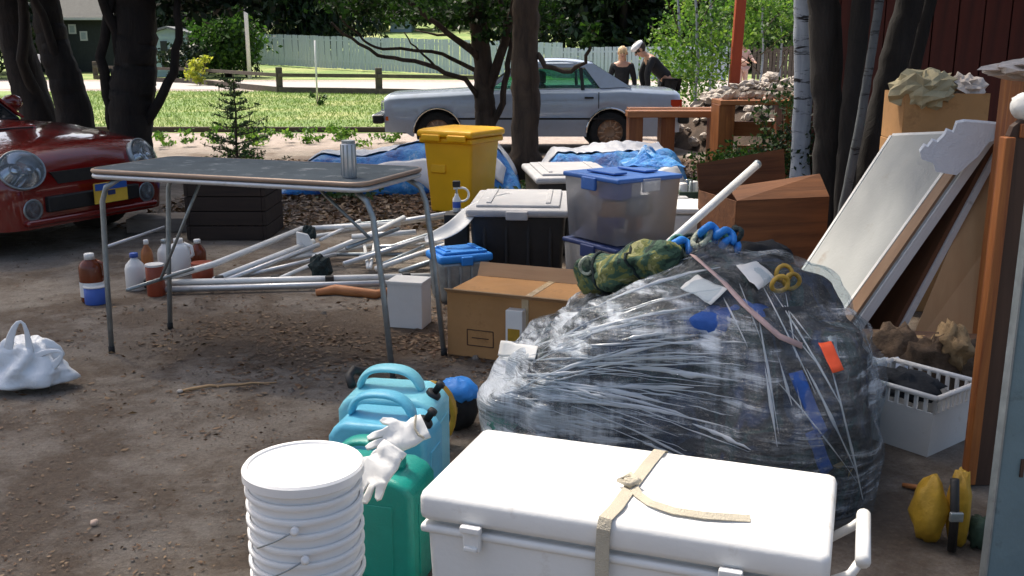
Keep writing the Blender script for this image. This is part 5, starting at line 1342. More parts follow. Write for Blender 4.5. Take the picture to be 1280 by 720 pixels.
def bundle():
    t = thing('wrapped_bundle', 'large heap of gear shrink-wrapped in clear film behind the cooler', 'bundle', BC)
    MB().grid(120, 50, lambda a, b_: bundle_pt(a, b_), True).build('stretch_film', mt['film'], t, True)
    rr = random.Random(6)
    MB().grid(70, 30, lambda a, b_: bundle_pt(a, b_, .955), True).build('packed_bags', mt['packed'], t, True)
    # bags pressing out under the film
    for k, (u, v, rx_, ry_, m) in enumerate(((850, 440, .22, .10, 'dark_cloth'), (980, 480, .10, .18, 'blue_cloth'), (1000, 420, .16, .12, 'dark_cloth'), (800, 420, .10, .06, 'green_cloth'), (930, 390, .16, .08, 'blue_cloth'), (1060, 560, .10, .16, 'khaki'), (900, 530, .2, .1, 'dark_cloth'), (650, 520, .10, .08, 'rope_green'), (1060, 460, .08, .14, 'galv'))):
        c = bundle_top(u, v) + Vector((-.02, .15, -.075)); MB().blob(c, (rx_, .11, ry_), .25, 3, seed=k, seg=18).build('packed_bag', mt[m], t, True)
    # stretched ridges of film
    mb = MB()
    def ridge(pts, r):
        q = [bundle_top(u, v, .002) for (u, v) in pts]; k = len(q); base = len(mb.v)
        for i, c_ in enumerate(q):
            d = (q[min(i+1, k-1)] - q[max(i-1, 0)]).normalized(); view = (Vector((0, 0, EYE)) - c_).normalized()
            hit, nn, ii, dd = BT.find_nearest(c_); nn = nn if nn.dot(view) > 0 else -nn
            sd = d.cross(nn).normalized(); w_ = r * math.sin(math.pi * (i + .35) / (k - .3)) * rr.uniform(.4, 1.4)
            mb.v += [c_ - sd * w_ * 1.6 - nn * .002, c_ + nn * w_ * 1.1, c_ + sd * w_ * 1.6 - nn * .002]
        for i in range(k - 1):
            for j in (0, 1): mb.f.append((base + 3*i + j, base + 3*i + j + 1, base + 3*i + j + 4, base + 3*i + j + 3))
    eye = Vector((0, 0, EYE))
    def okay(p_): return BT.ray_cast(eye, ray(*p_).normalized())[0] is not None
    for i in range(105):
        # film pulled from the low left corner up and over to the right
        f = rr.random() ** .8; fan = R(-50 + 68 * f) + rr.uniform(-.05, .05); r0 = rr.uniform(15, 230) ; L_ = rr.uniform(40, 190)
        cx, cy = 600 + rr.uniform(-10, 25), 478 + rr.uniform(-26, 26); pts = []
        for k in range(9):
            q = r0 + L_ * k / 8; pts.append((cx + math.cos(fan) * q * 1.25 + rr.uniform(-1, 1), cy + math.sin(fan) * q * .9 + .00075 * q * q + rr.uniform(-1, 1)))
        if pts[-1][0] > 940 or not all(okay(p_) for p_ in pts): continue
        ridge(pts, rr.choice((.001, .0014, .002, .003, .0045)))
    for i in range(16):
        u0, v0 = rr.uniform(900, 1050), rr.uniform(345, 480); L_ = rr.uniform(40, 160); a = rr.uniform(.8, 1.45)
        pts = [(u0 + math.cos(a) * L_ * k / 6, v0 + math.sin(a) * L_ * k / 6 + .0008 * (L_ * k / 6) ** 2) for k in range(7)]
        if not all(okay(p_) for p_ in pts): continue
        ridge(pts, rr.choice((.0012, .002, .003)))
    o = mb.build('film_creases', mt['film_fold'], t, True); o['kind'] = 'stuff'
    # papers under the film, orange tag
    def patch(nm, quad, m, lift=.004):
        q = [bundle_top(u, v, lift) for u, v in quad]
        def f(a, b_):
            p = (q[0] * (1-a) + q[1] * a) * (1-b_) + (q[3] * (1-a) + q[2] * a) * b_
            return p + Vector((0, -.004, .010)) * (1 + noise.noise(p * 20))
        MB().grid(8, 6, f).build(nm, mt[m], t, True, solid=.002)
    patch('paper_sheet', [(850, 362), (872, 346), (908, 366), (888, 383)], 'paper'); patch('paper_sheet', [(920, 335), (945, 330), (968, 350), (948, 366)], 'paper')
    patch('paper_sheet', [(626, 428), (672, 436), (668, 452), (622, 446)], 'paper')
    patch('orange_tag', [(1022, 432), (1038, 430), (1054, 466), (1040, 470)], 'orange_tag', .012)
    patch('blue_strip', [(985, 470), (1002, 466), (1034, 540), (1022, 552)], 'blue_cloth', -.012); patch('blue_strip', [(1006, 545), (1022, 540), (1040, 590), (1028, 600)], 'blue_cloth', -.012)
    mb = MB()
    q = [bundle_top(u, v, .012) for u, v in ((866, 318), (880, 330), (905, 352), (930, 380), (950, 398), (975, 420), (1003, 432))]
    for i, c in enumerate(q):
        d = (q[min(i+1, 6)] - q[max(i-1, 0)]).normalized(); s = d.cross(Vector((.3, -.6, .7))).normalized() * .011; mb.v += [c - s, c + s]
    mb.f = [(2*i, 2*i+1, 2*i+3, 2*i+2) for i in range(6)]
    mb.build('strap', mt['pink_strap'], t, True, solid=.004)
    for k, (u, v) in enumerate(((980, 342), (990, 352), (975, 355))):
        c = bundle_top(u, v, .02); MB().tube([c + Vector((.03 * math.cos(R(a)), .012 * math.sin(R(a * 1.3 + k * 40)), .028 * math.sin(R(a)))) for a in range(0, 360, 24)], .008, 7, closed=True).build('buckle_webbing', mt['gold'], t, True)
bundle()
def camo_bag():
    c = bundle_top(770, 365, 0); 
    a = bundle_top(738, 372) + Vector((0, .0, .075)); b_ = bundle_top(838, 335) + Vector((0, .05, .045))
    t = thing('camouflage_bag', 'rolled green camouflage bag lying on top of the wrapped bundle', 'bag', a)
    def fn(x, y):
        th = x * 2 * math.pi; s = y; ax = (b_ - a).normalized(); s1 = ax.cross(Vector((0, 0, 1))).normalized(); s2 = s1.cross(ax)
        r = (.088 - .03 * s) * math.sqrt(max(0, 1 - abs(2 * min(max((s * 1.0), 0), 1) - 1) ** 5)) * (1 + .60 * noise.noise(Vector((math.cos(th) * 1.2, math.sin(th) * 1.2, s * 3.5))) + .20 * noise.noise(Vector((math.cos(th) * 4, math.sin(th) * 4, s * 12))))
        return a + ax * (-.06 + s * ((b_ - a).length + .12)) + (s1 * math.cos(th) + s2 * math.sin(th)) * r
    MB().grid(36, 40, fn, True).build('bag_body', mt['camo'], t, True)
    for s in (.25, .6):
        MB().tube([fn(k / 20, s) + (fn(k / 20, s) - a.lerp(b_, s)) * .05 for k in range(20)], .006, 6, closed=True).build('tie_cord', mt['rope_dark'], t, True)
    c = fn(.0, .05)
    cc = D(733, 332, a.y - .05)
    MB().tube([cc + Vector((.026 * math.cos(R(q)), .012 * math.sin(R(2 * q)), .034 * math.sin(R(q)))) for q in range(0, 360, 24)], .007, 7, closed=True).build('webbing_loop', mt['rope_pale'], t, True)
camo_bag()
def ropes():
    t = thing('rope_tangle', 'tangle of green, black and blue rope on top of the bundle', 'rope', bundle_top(880, 310))
    rr = random.Random(15)
    for k in range(16):
        u, v = rr.uniform(842, 918), rr.uniform(292, 322); c = D(u, v, 3.75 + rr.uniform(-.06, .06)); r = rr.uniform(.025, .06); ph = rr.random() * 6
        ax = Vector((rr.uniform(-1, 1), rr.uniform(-1, .2), rr.uniform(-.3, 1))).normalized(); s1 = ax.orthogonal().normalized(); s2 = ax.cross(s1)
        pts = [c + (s1 * math.cos(q + ph) * r + s2 * math.sin(q + ph) * r * .7) * (1 + .15 * math.sin(q * 2 + k)) for q in [i * .36 for i in range(18)]]
        MB().tube(pts, rr.choice((.006, .008, .011)), 7, closed=(k % 2 == 0)).build('rope', mt[rr.choice(('rope_green', 'rope_dark', 'rope_dark', 'rope_dark', 'rope_pale', 'rope_green'))], t, True)
    for (u, v, rx_) in ((850, 310, .035), (905, 298, .035), (912, 308, .03), (886, 292, .03)):
        cb_ = D(u, v, 3.72); MB().tube([cb_ + Vector((rx_ * math.cos(R(q)), .02 * math.sin(R(q * 2)), .03 * math.sin(R(q)))) for q in range(-40, 230, 22)], [.008, .014, .016, .016, .014, .016, .016, .014, .016, .016, .014, .012, .008][:13], 7).build('blue_strap', mt['bright_blue'], t, True)
    MB().blob(D(880, 316, 3.80), (.13, .07, .05), .4, 3, seed=2, seg=16).build('black_pouch', mt['black_coat'], t, True)
    MB().blob(D(945, 318, 3.86), (.15, .07, .055), .35, 3, seed=5, seg=16).build('black_pouch', mt['black_coat'], t, True)
ropes()

# ------------------------------------------------------------------ cooler
def cooler():
    zt = .46
    fl, fr, bl = G(530, 612, zt), G(1030, 690, zt), G(612, 537, zt)
    ax = (fr - fl); L = ax.length + .02; rz = math.atan2(ax.y, ax.x); Dp = .44
    c = fl + ax * .5 + Matrix.Rotation(rz, 3, 'Z') @ Vector((0, Dp / 2, 0)); c.z = 0
    t = lthing('cool_box', 'long white cool box strapped shut in the right foreground', 'cooler', c, rz)
    w_ = L; k = .955
    vs = [(-w_*k/2, -Dp*k/2, .015), (w_*k/2, -Dp*k/2, .015), (w_*k/2, Dp*k/2, .015), (-w_*k/2, Dp*k/2, .015), (-w_/2+.005, -Dp/2+.005, .375), (w_/2-.005, -Dp/2+.005, .375), (w_/2-.005, Dp/2-.005, .375), (-w_/2+.005, Dp/2-.005, .375)]
    MB().raw(vs, [(0, 1, 2, 3), (4, 5, 6, 7)] + [(i, (i+1) % 4, (i+1) % 4 + 4, i + 4) for i in range(4)]).build('cooler_body', mt['white_plastic'], t, bevel=.03)
    MB().box((0, 0, .358), (w_ + .006, Dp + .006, .022)).build('body_rim', mt['white_plastic'], t, bevel=.008)
    l = MB().box((0, 0, .417), (w_ + .012, Dp + .014, .078)).build('lid', mt['white_plastic'], t, bevel=.022)
    MB().raw([(-w_/2 + .05, -Dp/2 + .075, .456), (w_/2 - .05, -Dp/2 + .075, .456), (w_/2 - .06, Dp/2 - .05, .456), (-w_/2 + .06, Dp/2 - .05, .456),
              (-w_/2 + .062, -Dp/2 + .087, .461), (w_/2 - .062, -Dp/2 + .087, .461), (w_/2 - .07, Dp/2 - .06, .461), (-w_/2 + .07, Dp/2 - .06, .461)],
             [(4, 5, 6, 7), (0, 1, 5, 4), (1, 2, 6, 5), (2, 3, 7, 6), (3, 0, 4, 7)]).build('lid_panel', mt['white_plastic'], l)
    for s in (-.335, .275):
        a = MB().box((s, -Dp/2 - .012, .358), (.045, .018, .065)).build('latch', mt['white_plastic'], t, bevel=.005)
        MB().box((s, -Dp/2 - .020, .385), (.052, .02, .018)).build('latch_lip', mt['white_plastic'], a, bevel=.004)
        MB().box((s, -Dp/2 - .019, .335), (.034, .018, .012)).build('latch_lip', mt['white_plastic'], a, bevel=.003)
    for s in (-.13, .13): MB().box((s * 3.1, Dp/2 + .006, .37), (.07, .02, .03)).build('hinge', mt['white_plastic'], t, bevel=.004)
    # carrying handle on the right end
    hx = w_ / 2 + .014
    for s in (-1, 1): MB().tube([(hx - .015, s * .11, .33), (hx + .035, s * .12, .365), (hx + .058, s * .10, .40)], .011, 8).build('handle_arm', mt['white_plastic'], t, True)
    MB().tube([(hx + .058, -.12, .40), (hx + .058, .12, .40)], .017, 12).build('handle', mt['white_plastic'], t, True)
    # webbing strap: up the front, over the lid, knotted, with a loose tail
    sx = .0; wv = .016
    def ribbon(pts, w__, nm='strap', hz=None):
        mb = MB(); q = [Vector(x) for x in pts]
        for i, c_ in enumerate(q):
            d = (q[min(i+1, len(q)-1)] - q[max(i-1, 0)]).normalized()
            up_ = Vector((0, -1, .15)) if (hz is None and c_.z < .43) else Vector((0, -.3, 1))
            s = d.cross(up_).normalized() * w__; mb.v += [c_ - s, c_ + s]
        mb.f = [(2*i, 2*i+1, 2*i+3, 2*i+2) for i in range(len(q) - 1)]
        return mb.build(nm, mt['strap'], t, False, solid=.0025)
    ribbon([(sx - .018, -Dp/2 + .004 - .008, .02), (sx - .016, -Dp/2 - .012, .2), (sx - .014, -Dp/2 - .017, .40), (sx - .013, -Dp/2 - .016, .438), (sx - .012, -Dp/2 - .004, .462), (sx + .0, -Dp/2 + .05, .466), (sx + .01, -.03, .468), (sx + .02, .10, .467), (sx + .03, Dp/2 - .02, .465), (sx + .03, Dp/2 + .012, .45), (sx + .03, Dp/2 + .016, .3), (sx + .03, Dp/2 + .01, .02)], wv)
    MB().blob((sx + .005, -.045, .476), (.022, .016, .011), .35, 4, seg=14).build('knot', mt['strap'], t, True)
    MB().tube([(sx - .02, -.05, .478), (sx + .0, -.025, .486), (sx + .025, -.045, .482), (sx + .01, -.065, .476)], .008, 8, closed=True).build('knot', mt['strap'], t, True)
    ribbon([(sx + .01, -.05, .474), (sx + .035, -.09, .468), (sx + .07, -.125, .468), (sx + .13, -.145, .467), (sx + .20, -.145, .467), (sx + .26, -.132, .466), (sx + .30, -.125, .466)], .011, 'strap_tail', True)
cooler()

# ------------------------------------------------------------------ nested white buckets
def buckets():
    zt = .525; p = G(379, 578, zt); r = .137; n = 8; gap = .037
    first = None
    ords = ['topmost', 'second from the top', 'third from the top', 'fourth from the top', 'fifth from the top', 'sixth from the top', 'seventh from the top', 'lowest']
    H = .28
    for k in range(n):
        z0 = zt - .012 - k * gap - H
        if z0 < 0: pass
    # the stack: the lowest bucket stands on the ground
    base = zt - .012 - (n - 1) * gap - .0
    H = base - .0                     # height of one bucket
    def prof(h): return [(r * .84, 0), (r * .85, .004), (r * .955, h - .06), (r * .955, h - .030), (r * .96, h - .016), (r * 1.02, h - .014), (r * 1.03, h - .010), (r * 1.03, h - .002), (r * 1.02, h), (r * .965, h), (r * .955, h - .02), (r * .835, .008), (0, .006)]
    for k in range(n):
        z0 = (n - 1 - k) * gap
        t = lthing('bucket', 'white plastic bucket %s in the nested stack' % ords[k], 'bucket', (p.x + random.uniform(-.0012, .0012), p.y, z0), R(k * 9), 'nested white buckets')
        o = MB().lathe(prof(H), 48).build('bucket_body', mt['bucket_plastic'], t, True); o.modifiers.new('e', 'EDGE_SPLIT').split_angle = R(35)
        if k in (2, 4, 6):
            a0 = R(222 + k * 4) - R(k * 9)
            pts = []
            for i in range(13):
                f = i / 12; a = a0 + f * R(42); pts.append((math.cos(a) * (r + .010), math.sin(a) * (r + .010), H - .03 - .055 * f - .022 * math.sin(math.pi * f)))
            pts = [(math.cos(a0 + R(42) * (1 - i / 8)) * (r + .008 + .008 * math.sin(math.pi * i / 8)), math.sin(a0 + R(42) * (1 - i / 8)) * (r + .008 + .008 * math.sin(math.pi * i / 8)), H - .020 - .062 * i / 8) for i in range(9)]
            MB().tube(pts, .0022, 6).build('handle', mt['galv'], t, True)
            MB().lathe([(0, 0), (.010, 0), (.010, .012), (0, .012)], 12, (pts[0][0] * .985, pts[0][1] * .985, pts[0][2]), Matrix.Rotation(a0 + R(42), 4, 'Z') @ Matrix.Rotation(R(90), 4, 'Y')).build('handle_lug', mt['bucket_plastic'], t, True)
    t = lthing('round_cover', 'white round lid closing the top bucket', 'lid', (p.x, p.y, (n - 1) * gap + H + .0), 0)
    o = MB().lathe([(r * 1.05, -.016), (r * 1.065, -.014), (r * 1.065, .006), (r * 1.03, .012), (r * .97, .011), (r * .95, .006), (0, .006)], 56).build('lid_disc', mt['bucket_plastic'], t, True); o.modifiers.new('e', 'EDGE_SPLIT').split_angle = R(35)
buckets()

# ------------------------------------------------------------------ jerrycans
def jerrycan(label, c, rz, w_, d_, h, m, cap_side=1, hw=.5):
    t = lthing('jerrycan', label, 'jerrycan', c, rz, 'water cans between buckets and cool box')
    # body with a shouldered outline, extruded along local y
    sh = h * .80
    out = [(-w_/2, 0), (w_/2, 0), (w_/2, sh * .93), (w_/2 - .02, sh), (w_*.28, h - .045), (w_*.20, h), (-w_*.28, h), (-w_*.38, h - .04), (-w_/2 + .01, sh), (-w_/2, sh * .93)]
    hole = [(-w_*.22, h - .062), (w_*.15, h - .062), (w_*.13, h - .028), (-w_*.20, h - .028)]
    # lower body
    low = [(-w_/2, 0), (w_/2, 0), (w_/2, sh * .90), (w_/2 - .022, sh * .98), (w_*.30, h - .075), (-w_*.36, h - .075), (-w_/2 + .018, sh * .98), (-w_/2, sh * .90)]
    MB().prism(low, d_).build('can_body', mt[m], t, bevel=.022)
    MB().box((0, -d_/2 - .001, h * .40), (w_ * .62, .006, h * .50)).build('side_panel', mt[m], t, bevel=.003)
    MB().box((w_/2 + .001, 0, h * .38), (.006, d_ * .5, h * .5)).build('side_panel', mt[m], t, bevel=.003)
    # handle ring
    hd = d_ * .34; yo = 0
    pts = [(-w_*.36, yo, h - .085), (-w_*.33, yo, h - .045), (-w_*.24, yo, h - .012), (-w_*.05, yo, h - .004), (w_*.14, yo, h - .010), (w_*.25, yo, h - .04), (w_*.30, yo, h - .085)]
    q = [Vector(p_) for p_ in pts]; mb = MB()
    for i, c_ in enumerate(q):
        dd_ = (q[min(i+1, 6)] - q[max(i-1, 0)]).normalized(); nn = dd_.cross(Vector((0, 1, 0))).normalized() * .013
        for sy in (-1, 1):
            mb.v += [c_ + nn + Vector((0, sy * hd / 2, 0)), c_ - nn + Vector((0, sy * hd / 2, 0))]
    for i in range(6):
        a = i * 4; b_ = a + 4; mb.f += [(a, a+1, b_+1, b_), (a+2, b_+2, b_+3, a+3), (a, b_, b_+2, a+2), (a+1, a+3, b_+3, b_+1)]
    mb.f += [(0, 2, 3, 1), (24, 25, 27, 26)]
    mb.build('handle', mt[m], t, True, subsurf=2)
    if cap_side:
        cx = cap_side * (w_/2 - .045)
        MB().lathe([(.026, 0), (.026, .03), (.022, .034)], 18, (cx, 0, sh * .985 - .012), Matrix.Rotation(R(35 * cap_side), 4, 'Y')).build('cap', mt['black_plastic'], t, True)
        MB().lathe([(.012, .03), (.012, .06), (.016, .062), (.014, .075)], 12, (cx, 0, sh * .985 - .012), Matrix.Rotation(R(35 * cap_side), 4, 'Y')).build('spout', mt['black_plastic'], t, True)
    return t
def at_h(u, v, z): g = G(u, v, z); return (g.x, g.y, 0)
jerrycan('light blue jerrycan with open top handle, rearmost of the three', at_h(492, 458, .46), R(-10), .335, .22, .46, 'blue_can', 1)
jerrycan('sky blue jerrycan with a black spout in the middle', at_h(481, 490, .455), R(-12), .32, .20, .455, 'sky_can', 1)
tj = jerrycan('teal green jerrycan draped with white gloves, nearest the buckets', at_h(466, 548, .43), R(-14), .30, .21, .43, 'teal_can', 0)
t = MB().tube([G(440, 482, .37), G(436, 470, .39), G(442, 462, .41), G(455, 466, .385)], .016, 8).build('black_nozzle', mt['black_plastic'], None, True); tag(t, 'black rubber nozzle hanging on the rear light blue jerrycan', 'nozzle')
def gloves():
    for gi, (cu, cv, lb, ang) in enumerate(((497, 556, 'white work glove lying on the shoulder of the teal jerrycan', -118), (474, 590, 'white work glove hanging down the front of the teal jerrycan', -150))):
        z = .405 if gi == 0 else .38; c = G(cu, cv, z)
        c += Vector((.0, -.030, .030) if gi == 0 else (0, -.050, .012))
        t = thing('glove', lb, 'glove', c, 0, 'white work gloves')
        B = Matrix.Rotation(R(-38), 4, 'X') @ Matrix.Rotation(R(ang), 4, 'Y')
        out = [(-.036, -.085), (.034, -.088), (.036, -.060), (.032, -.045), (.040, -.030), (.058, -.016), (.070, .006), (.066, .018), (.055, .014), (.040, .000), (.038, .022),
               (.043, .050), (.041, .066), (.031, .068), (.024, .052), (.021, .030), (.019, .030), (.020, .070), (.016, .082), (.006, .081), (.002, .066), (.001, .032), (-.001, .032),
               (-.006, .068), (-.012, .078), (-.021, .074), (-.022, .060), (-.018, .030), (-.020, .029), (-.032, .052), (-.040, .056), (-.046, .046), (-.040, .022), (-.037, .0), (-.038, -.04), (-.034, -.062)]
        mb = MB(); mb.prism([(x * 1.05, z * 1.05) for x, z in out], .013)
        bm = bmesh.new(); me = mb.mesh('glove_body'); bm.from_mesh(me)
        bmesh.ops.triangulate(bm, faces=[f for f in bm.faces if len(f.verts) > 4]); bmesh.ops.subdivide_edges(bm, edges=bm.edges, cuts=3, use_grid_fill=True)
        for v in bm.verts:
            q = v.co; k = q.z * 8
            q.y += -.018 * math.sin(k * 1.1 + gi) + .012 * noise.noise(Vector((q.x * 34, q.z * 34, gi * 3))) + .22 * abs(q.x) ** 1.3 * .6
            v.co = c + (B @ q) - Vector(t.location)
        bm.to_mesh(me); bm.free()
        o = link('glove_body', me, mt['paper'], t, True)
        vs = [(x, -.009 + .005 * (i % 2), -.070 + .012 * math.sin(i)) for i, x in enumerate([-.036, -.02, 0, .018, .034])]
        MB().tube([c + B @ Vector(v) for v in vs], .0035, 6).build('cuff_seam', mt['strap'], t, True)
gloves()
def small_bag():
    p = G(572, 536); c = Vector((p.x - .01, p.y + .03, 0))
    t = thing('small_bag', 'small round black and blue bag between jerrycans and bundle', 'bag', c)
    MB().blob(c + Vector((0, 0, .085)), (.092, .085, .10), .12, 3, seg=26, flat=-.083).build('bag_body', mt['black_coat'], t, True)
    MB().blob(c + Vector((.012, -.005, .155)), (.082, .078, .055), .18, 3, seed=3, seg=24).build('bag_top', mt['bright_blue'], t, True)
    MB().box(c + Vector((-.015, -.088, .10)), (.06, .01, .03)).build('badge', mt['khaki'], t, bevel=.004)
    MB().tube([c + Vector((-.085, 0, .05)), c + Vector((-.115, -.01, .12)), c + Vector((-.07, 0, .2))], .009, 7).build('carry_strap', mt['black_plastic'], t, True)
    p = G(556, 572)
    t = thing('yellow_coil', 'coil of yellow hose squeezed behind the light blue jerrycans', 'hose', p)
    for k in range(4):
        MB().tube([Vector((p.x - .055, p.y + .08 + .018 * k, .135)) + Vector((.085 * math.cos(R(q)), 0, .115 * math.sin(R(q)))) for q in range(0, 360, 18)], .011, 8, closed=True).build('hose_turn', mt['yellow'], t, True)
small_bag()

# ------------------------------------------------------------------ right-hand side: panels, boxes, posts
def panel(label, b0, b1, t0, t1, th, m, edge='white_edge', name='leaning_panel', rim=True):
    t = thing(name, label, 'panel', (Vector(b0) + Vector(b1)) / 2)
    MB().slab(b0, b1, t1, t0, th).build('board', mt[m], t)
    if rim:
        up = (Vector(t0) - Vector(b0)).normalized()
        for a, c in ((b0, t0), (b1, t1)):
            a, c = Vector(a), Vector(c); n_ = (Vector(b1) - Vector(b0)).cross(Vector(t0) - Vector(b0)).normalized()
            w_ = (Vector(b1) - Vector(b0)).normalized() * (.012 if a == Vector(b0) else -.012)
            MB().slab(a - w_ * 1.0 - n_ * .004, a + w_ - n_ * .004, c + w_ - n_ * .004, c - w_ * 1.0 - n_ * .004, th + .008).build('edge_strip', mt[edge], t)
        a, c = Vector(t0), Vector(t1); MB().slab(a + n_ * 0 - up * .001, c - up * .001, c + up * .014, a + up * .014, th).build('edge_strip', mt[edge], t)
    return t
def at_g(u, v): q = G(u, v); q.z = .003; return q
f0, n0 = at_g(968, 400), at_g(1037, 455)
ft, nt_ = D(1118, 172, f0.y + .02), D(1237, 168, n0.y + .02)
panel('grey-faced board with white edges leaning right, leftmost of the boards', f0, n0, ft, nt_, .022, 'grey_panel')
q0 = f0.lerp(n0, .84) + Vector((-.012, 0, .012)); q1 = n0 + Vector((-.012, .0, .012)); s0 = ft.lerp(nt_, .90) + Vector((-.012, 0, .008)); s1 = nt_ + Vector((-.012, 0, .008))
panel('brown overlay with a white edge giving the right part of the grey board its brown tone', q0, q1, s0, s1, .02, 'mid_brown', rim=True)
f1 = at_g(1020, 400); n1 = at_g(1100, 452); f1t = D(1165, 190, f1.y); n1t = D(1245, 182, n1.y)
panel('brown board with a white edge leaning right behind the grey board', f1, n1, f1t, n1t, .02, 'brown_panel')
a0, a1 = Vector((D(1128, 440, 4.62).x, 4.62, .003)), Vector((D(1232, 440, 4.5).x, 4.5, .003))
panel('tan plywood board leaning back beside the orange post', a0, a1, D(1242, 175, 4.75), D(1330, 175, 4.7), .02, 'tan_wood', rim=False)
def foam():
    t = thing('torn_foam_sheet', 'torn white foam sheet lying over the tops of the leaning boards', 'foam', D(1200, 190, 4.6))
    out = [(1150, 190), (1156, 182), (1160, 184), (1166, 176), (1172, 178), (1180, 170), (1184, 163), (1192, 166), (1196, 154), (1206, 152), (1222, 153), (1252, 156), (1252, 172), (1236, 178), (1222, 196), (1196, 219), (1170, 215), (1166, 204), (1152, 199)]
    pts = [D(u, v, 4.60 - (u - 1200) * .0006) for u, v in out]
    mb = MB(); n = len(pts); nn = Vector((.0, .016, .010)); mb.v = pts + [p_ + nn for p_ in pts]
    mb.f = [tuple(range(n)), tuple(range(n, 2*n))[::-1]] + [(i, (i+1) % n, (i+1) % n + n, i + n) for i in range(n)]
    mb.build('foam_sheet', mt['foam'], t)
foam()
def right_boxes():
    p = D(1185, 150, 5.6)
    box_card('tall brown box standing behind the leaning boards', (p.x + .02, 5.85), R(-6), .46, .46, .98, 'cardboard', False, tape=False)
    t = box_card('open brown box stuffed with crumpled paper on top of the tall box', (p.x + .02, 5.85), R(-6), .45, .45, .27, 'cardboard', False, z=.984, tape=False, open_=True)
    tag(MB().blob((p.x - .10, 5.72, 1.27), (.17, .17, .11), .45, 4.5, seed=2, seg=22).build('packing_paper', M('kraft_paper', (.42, .36, .22), .8, var=.2, bump=.9, bs=14), None, False), 'crumpled olive-tan packing paper in the open brown box', 'paper')
    tag(MB().blob((p.x + .13, 5.74, 1.28), (.11, .13, .07), .5, 4, seed=5, seg=22).build('newspaper', mt['newsprint'], None, False), 'crumpled pale newspaper in the open brown box', 'paper')
    c = D(1275, 130, 4.3)
    t = lthing('wooden_cabinet', 'orange-brown wooden cabinet at the right edge with paper on top', 'cabinet', (c.x + .21, 4.35, 0), R(-2))
    MB().box((0, 0, .685), (.38, .40, 1.37)).build('cabinet_body', mt['orange_wood'], t, bevel=.008)
    for z in (.35, 1.0): MB().box((0, -.206, z), (.34, .012, .5)).build('cabinet_door', mt['orange_wood'], t, bevel=.004)
    tag(MB().blob((c.x + .06, 4.28, 1.41), (.22, .16, .045), .5, 4, seed=9, seg=22).build('paper_wad', mt['newsprint'], None, False), 'crumpled pale paper lying on the wooden cabinet', 'paper')
    w_ = D(1274, 140, 3.27); tag(MB().blob((w_.x + .02, 3.27, 1.315), (.045, .05, .045), .2, 3, seg=16, flat=-.043).build('white_pouch', mt['paper'], None, True), 'whitish pouch resting on top of the upright wooden panel', 'pouch')
    # vertical wooden end panel with a dark front; orange strips paint light on its edges
    g = G(1222, 614)
    t = thing('upright_panel', 'upright dark wooden panel with a lit orange edge at the right', 'panel', g)
    x0 = G(1204, 606).x; H = 1.27
    poly = [(0, 0), (.11, 0), (.16, H), (.05, H), (.02, H - .015), (.005, H - .05)]
    MB().prism([(x, z) for x, z in [(.016, 0), (.30, 0), (.30, H), (.05, H), (.025, H - .02), (.016, H - .05)]], .03, Matrix.Translation((x0, 3.26, .003))).build('board', mt['dark_wood'], t)
    MB().box((x0 + .014, 3.252, H / 2 - .02), (.034, .05, H - .06)).build('lit_edge', mt['orange_wood'], t, bevel=.005)
    MB().box((x0 + .17, 3.24, H - .03), (.25, .012, .045)).build('lit_edge', mt['orange_wood'], t, bevel=.004)
    q = G(1216, 718)
    Yg = 2.45; xg = D(1214, 700, Yg).x + .045
    t = thing('painted_post', 'blue-grey painted timber post at the right edge of the yard', 'post', (xg + .1, Yg + .05, 0))
    MB().box((xg + .13, Yg + .015, 1.3), (.26, .03, 2.6)).build('timber', mt['blue_post'], t, bevel=.008)
    MB().box((xg - .002, Yg + .012, 1.3), (.005, .034, 2.6)).build('lit_corner', mt['galv'], t)  # pale strip painting light along the post's left edge
    for zz in (.42, .75, 1.0): MB().box((xg + .05 + .02 * zz, Yg - .004, zz), (.008, .006, .05)).build('nail_slot', mt['dark_wood'], t)
right_boxes()
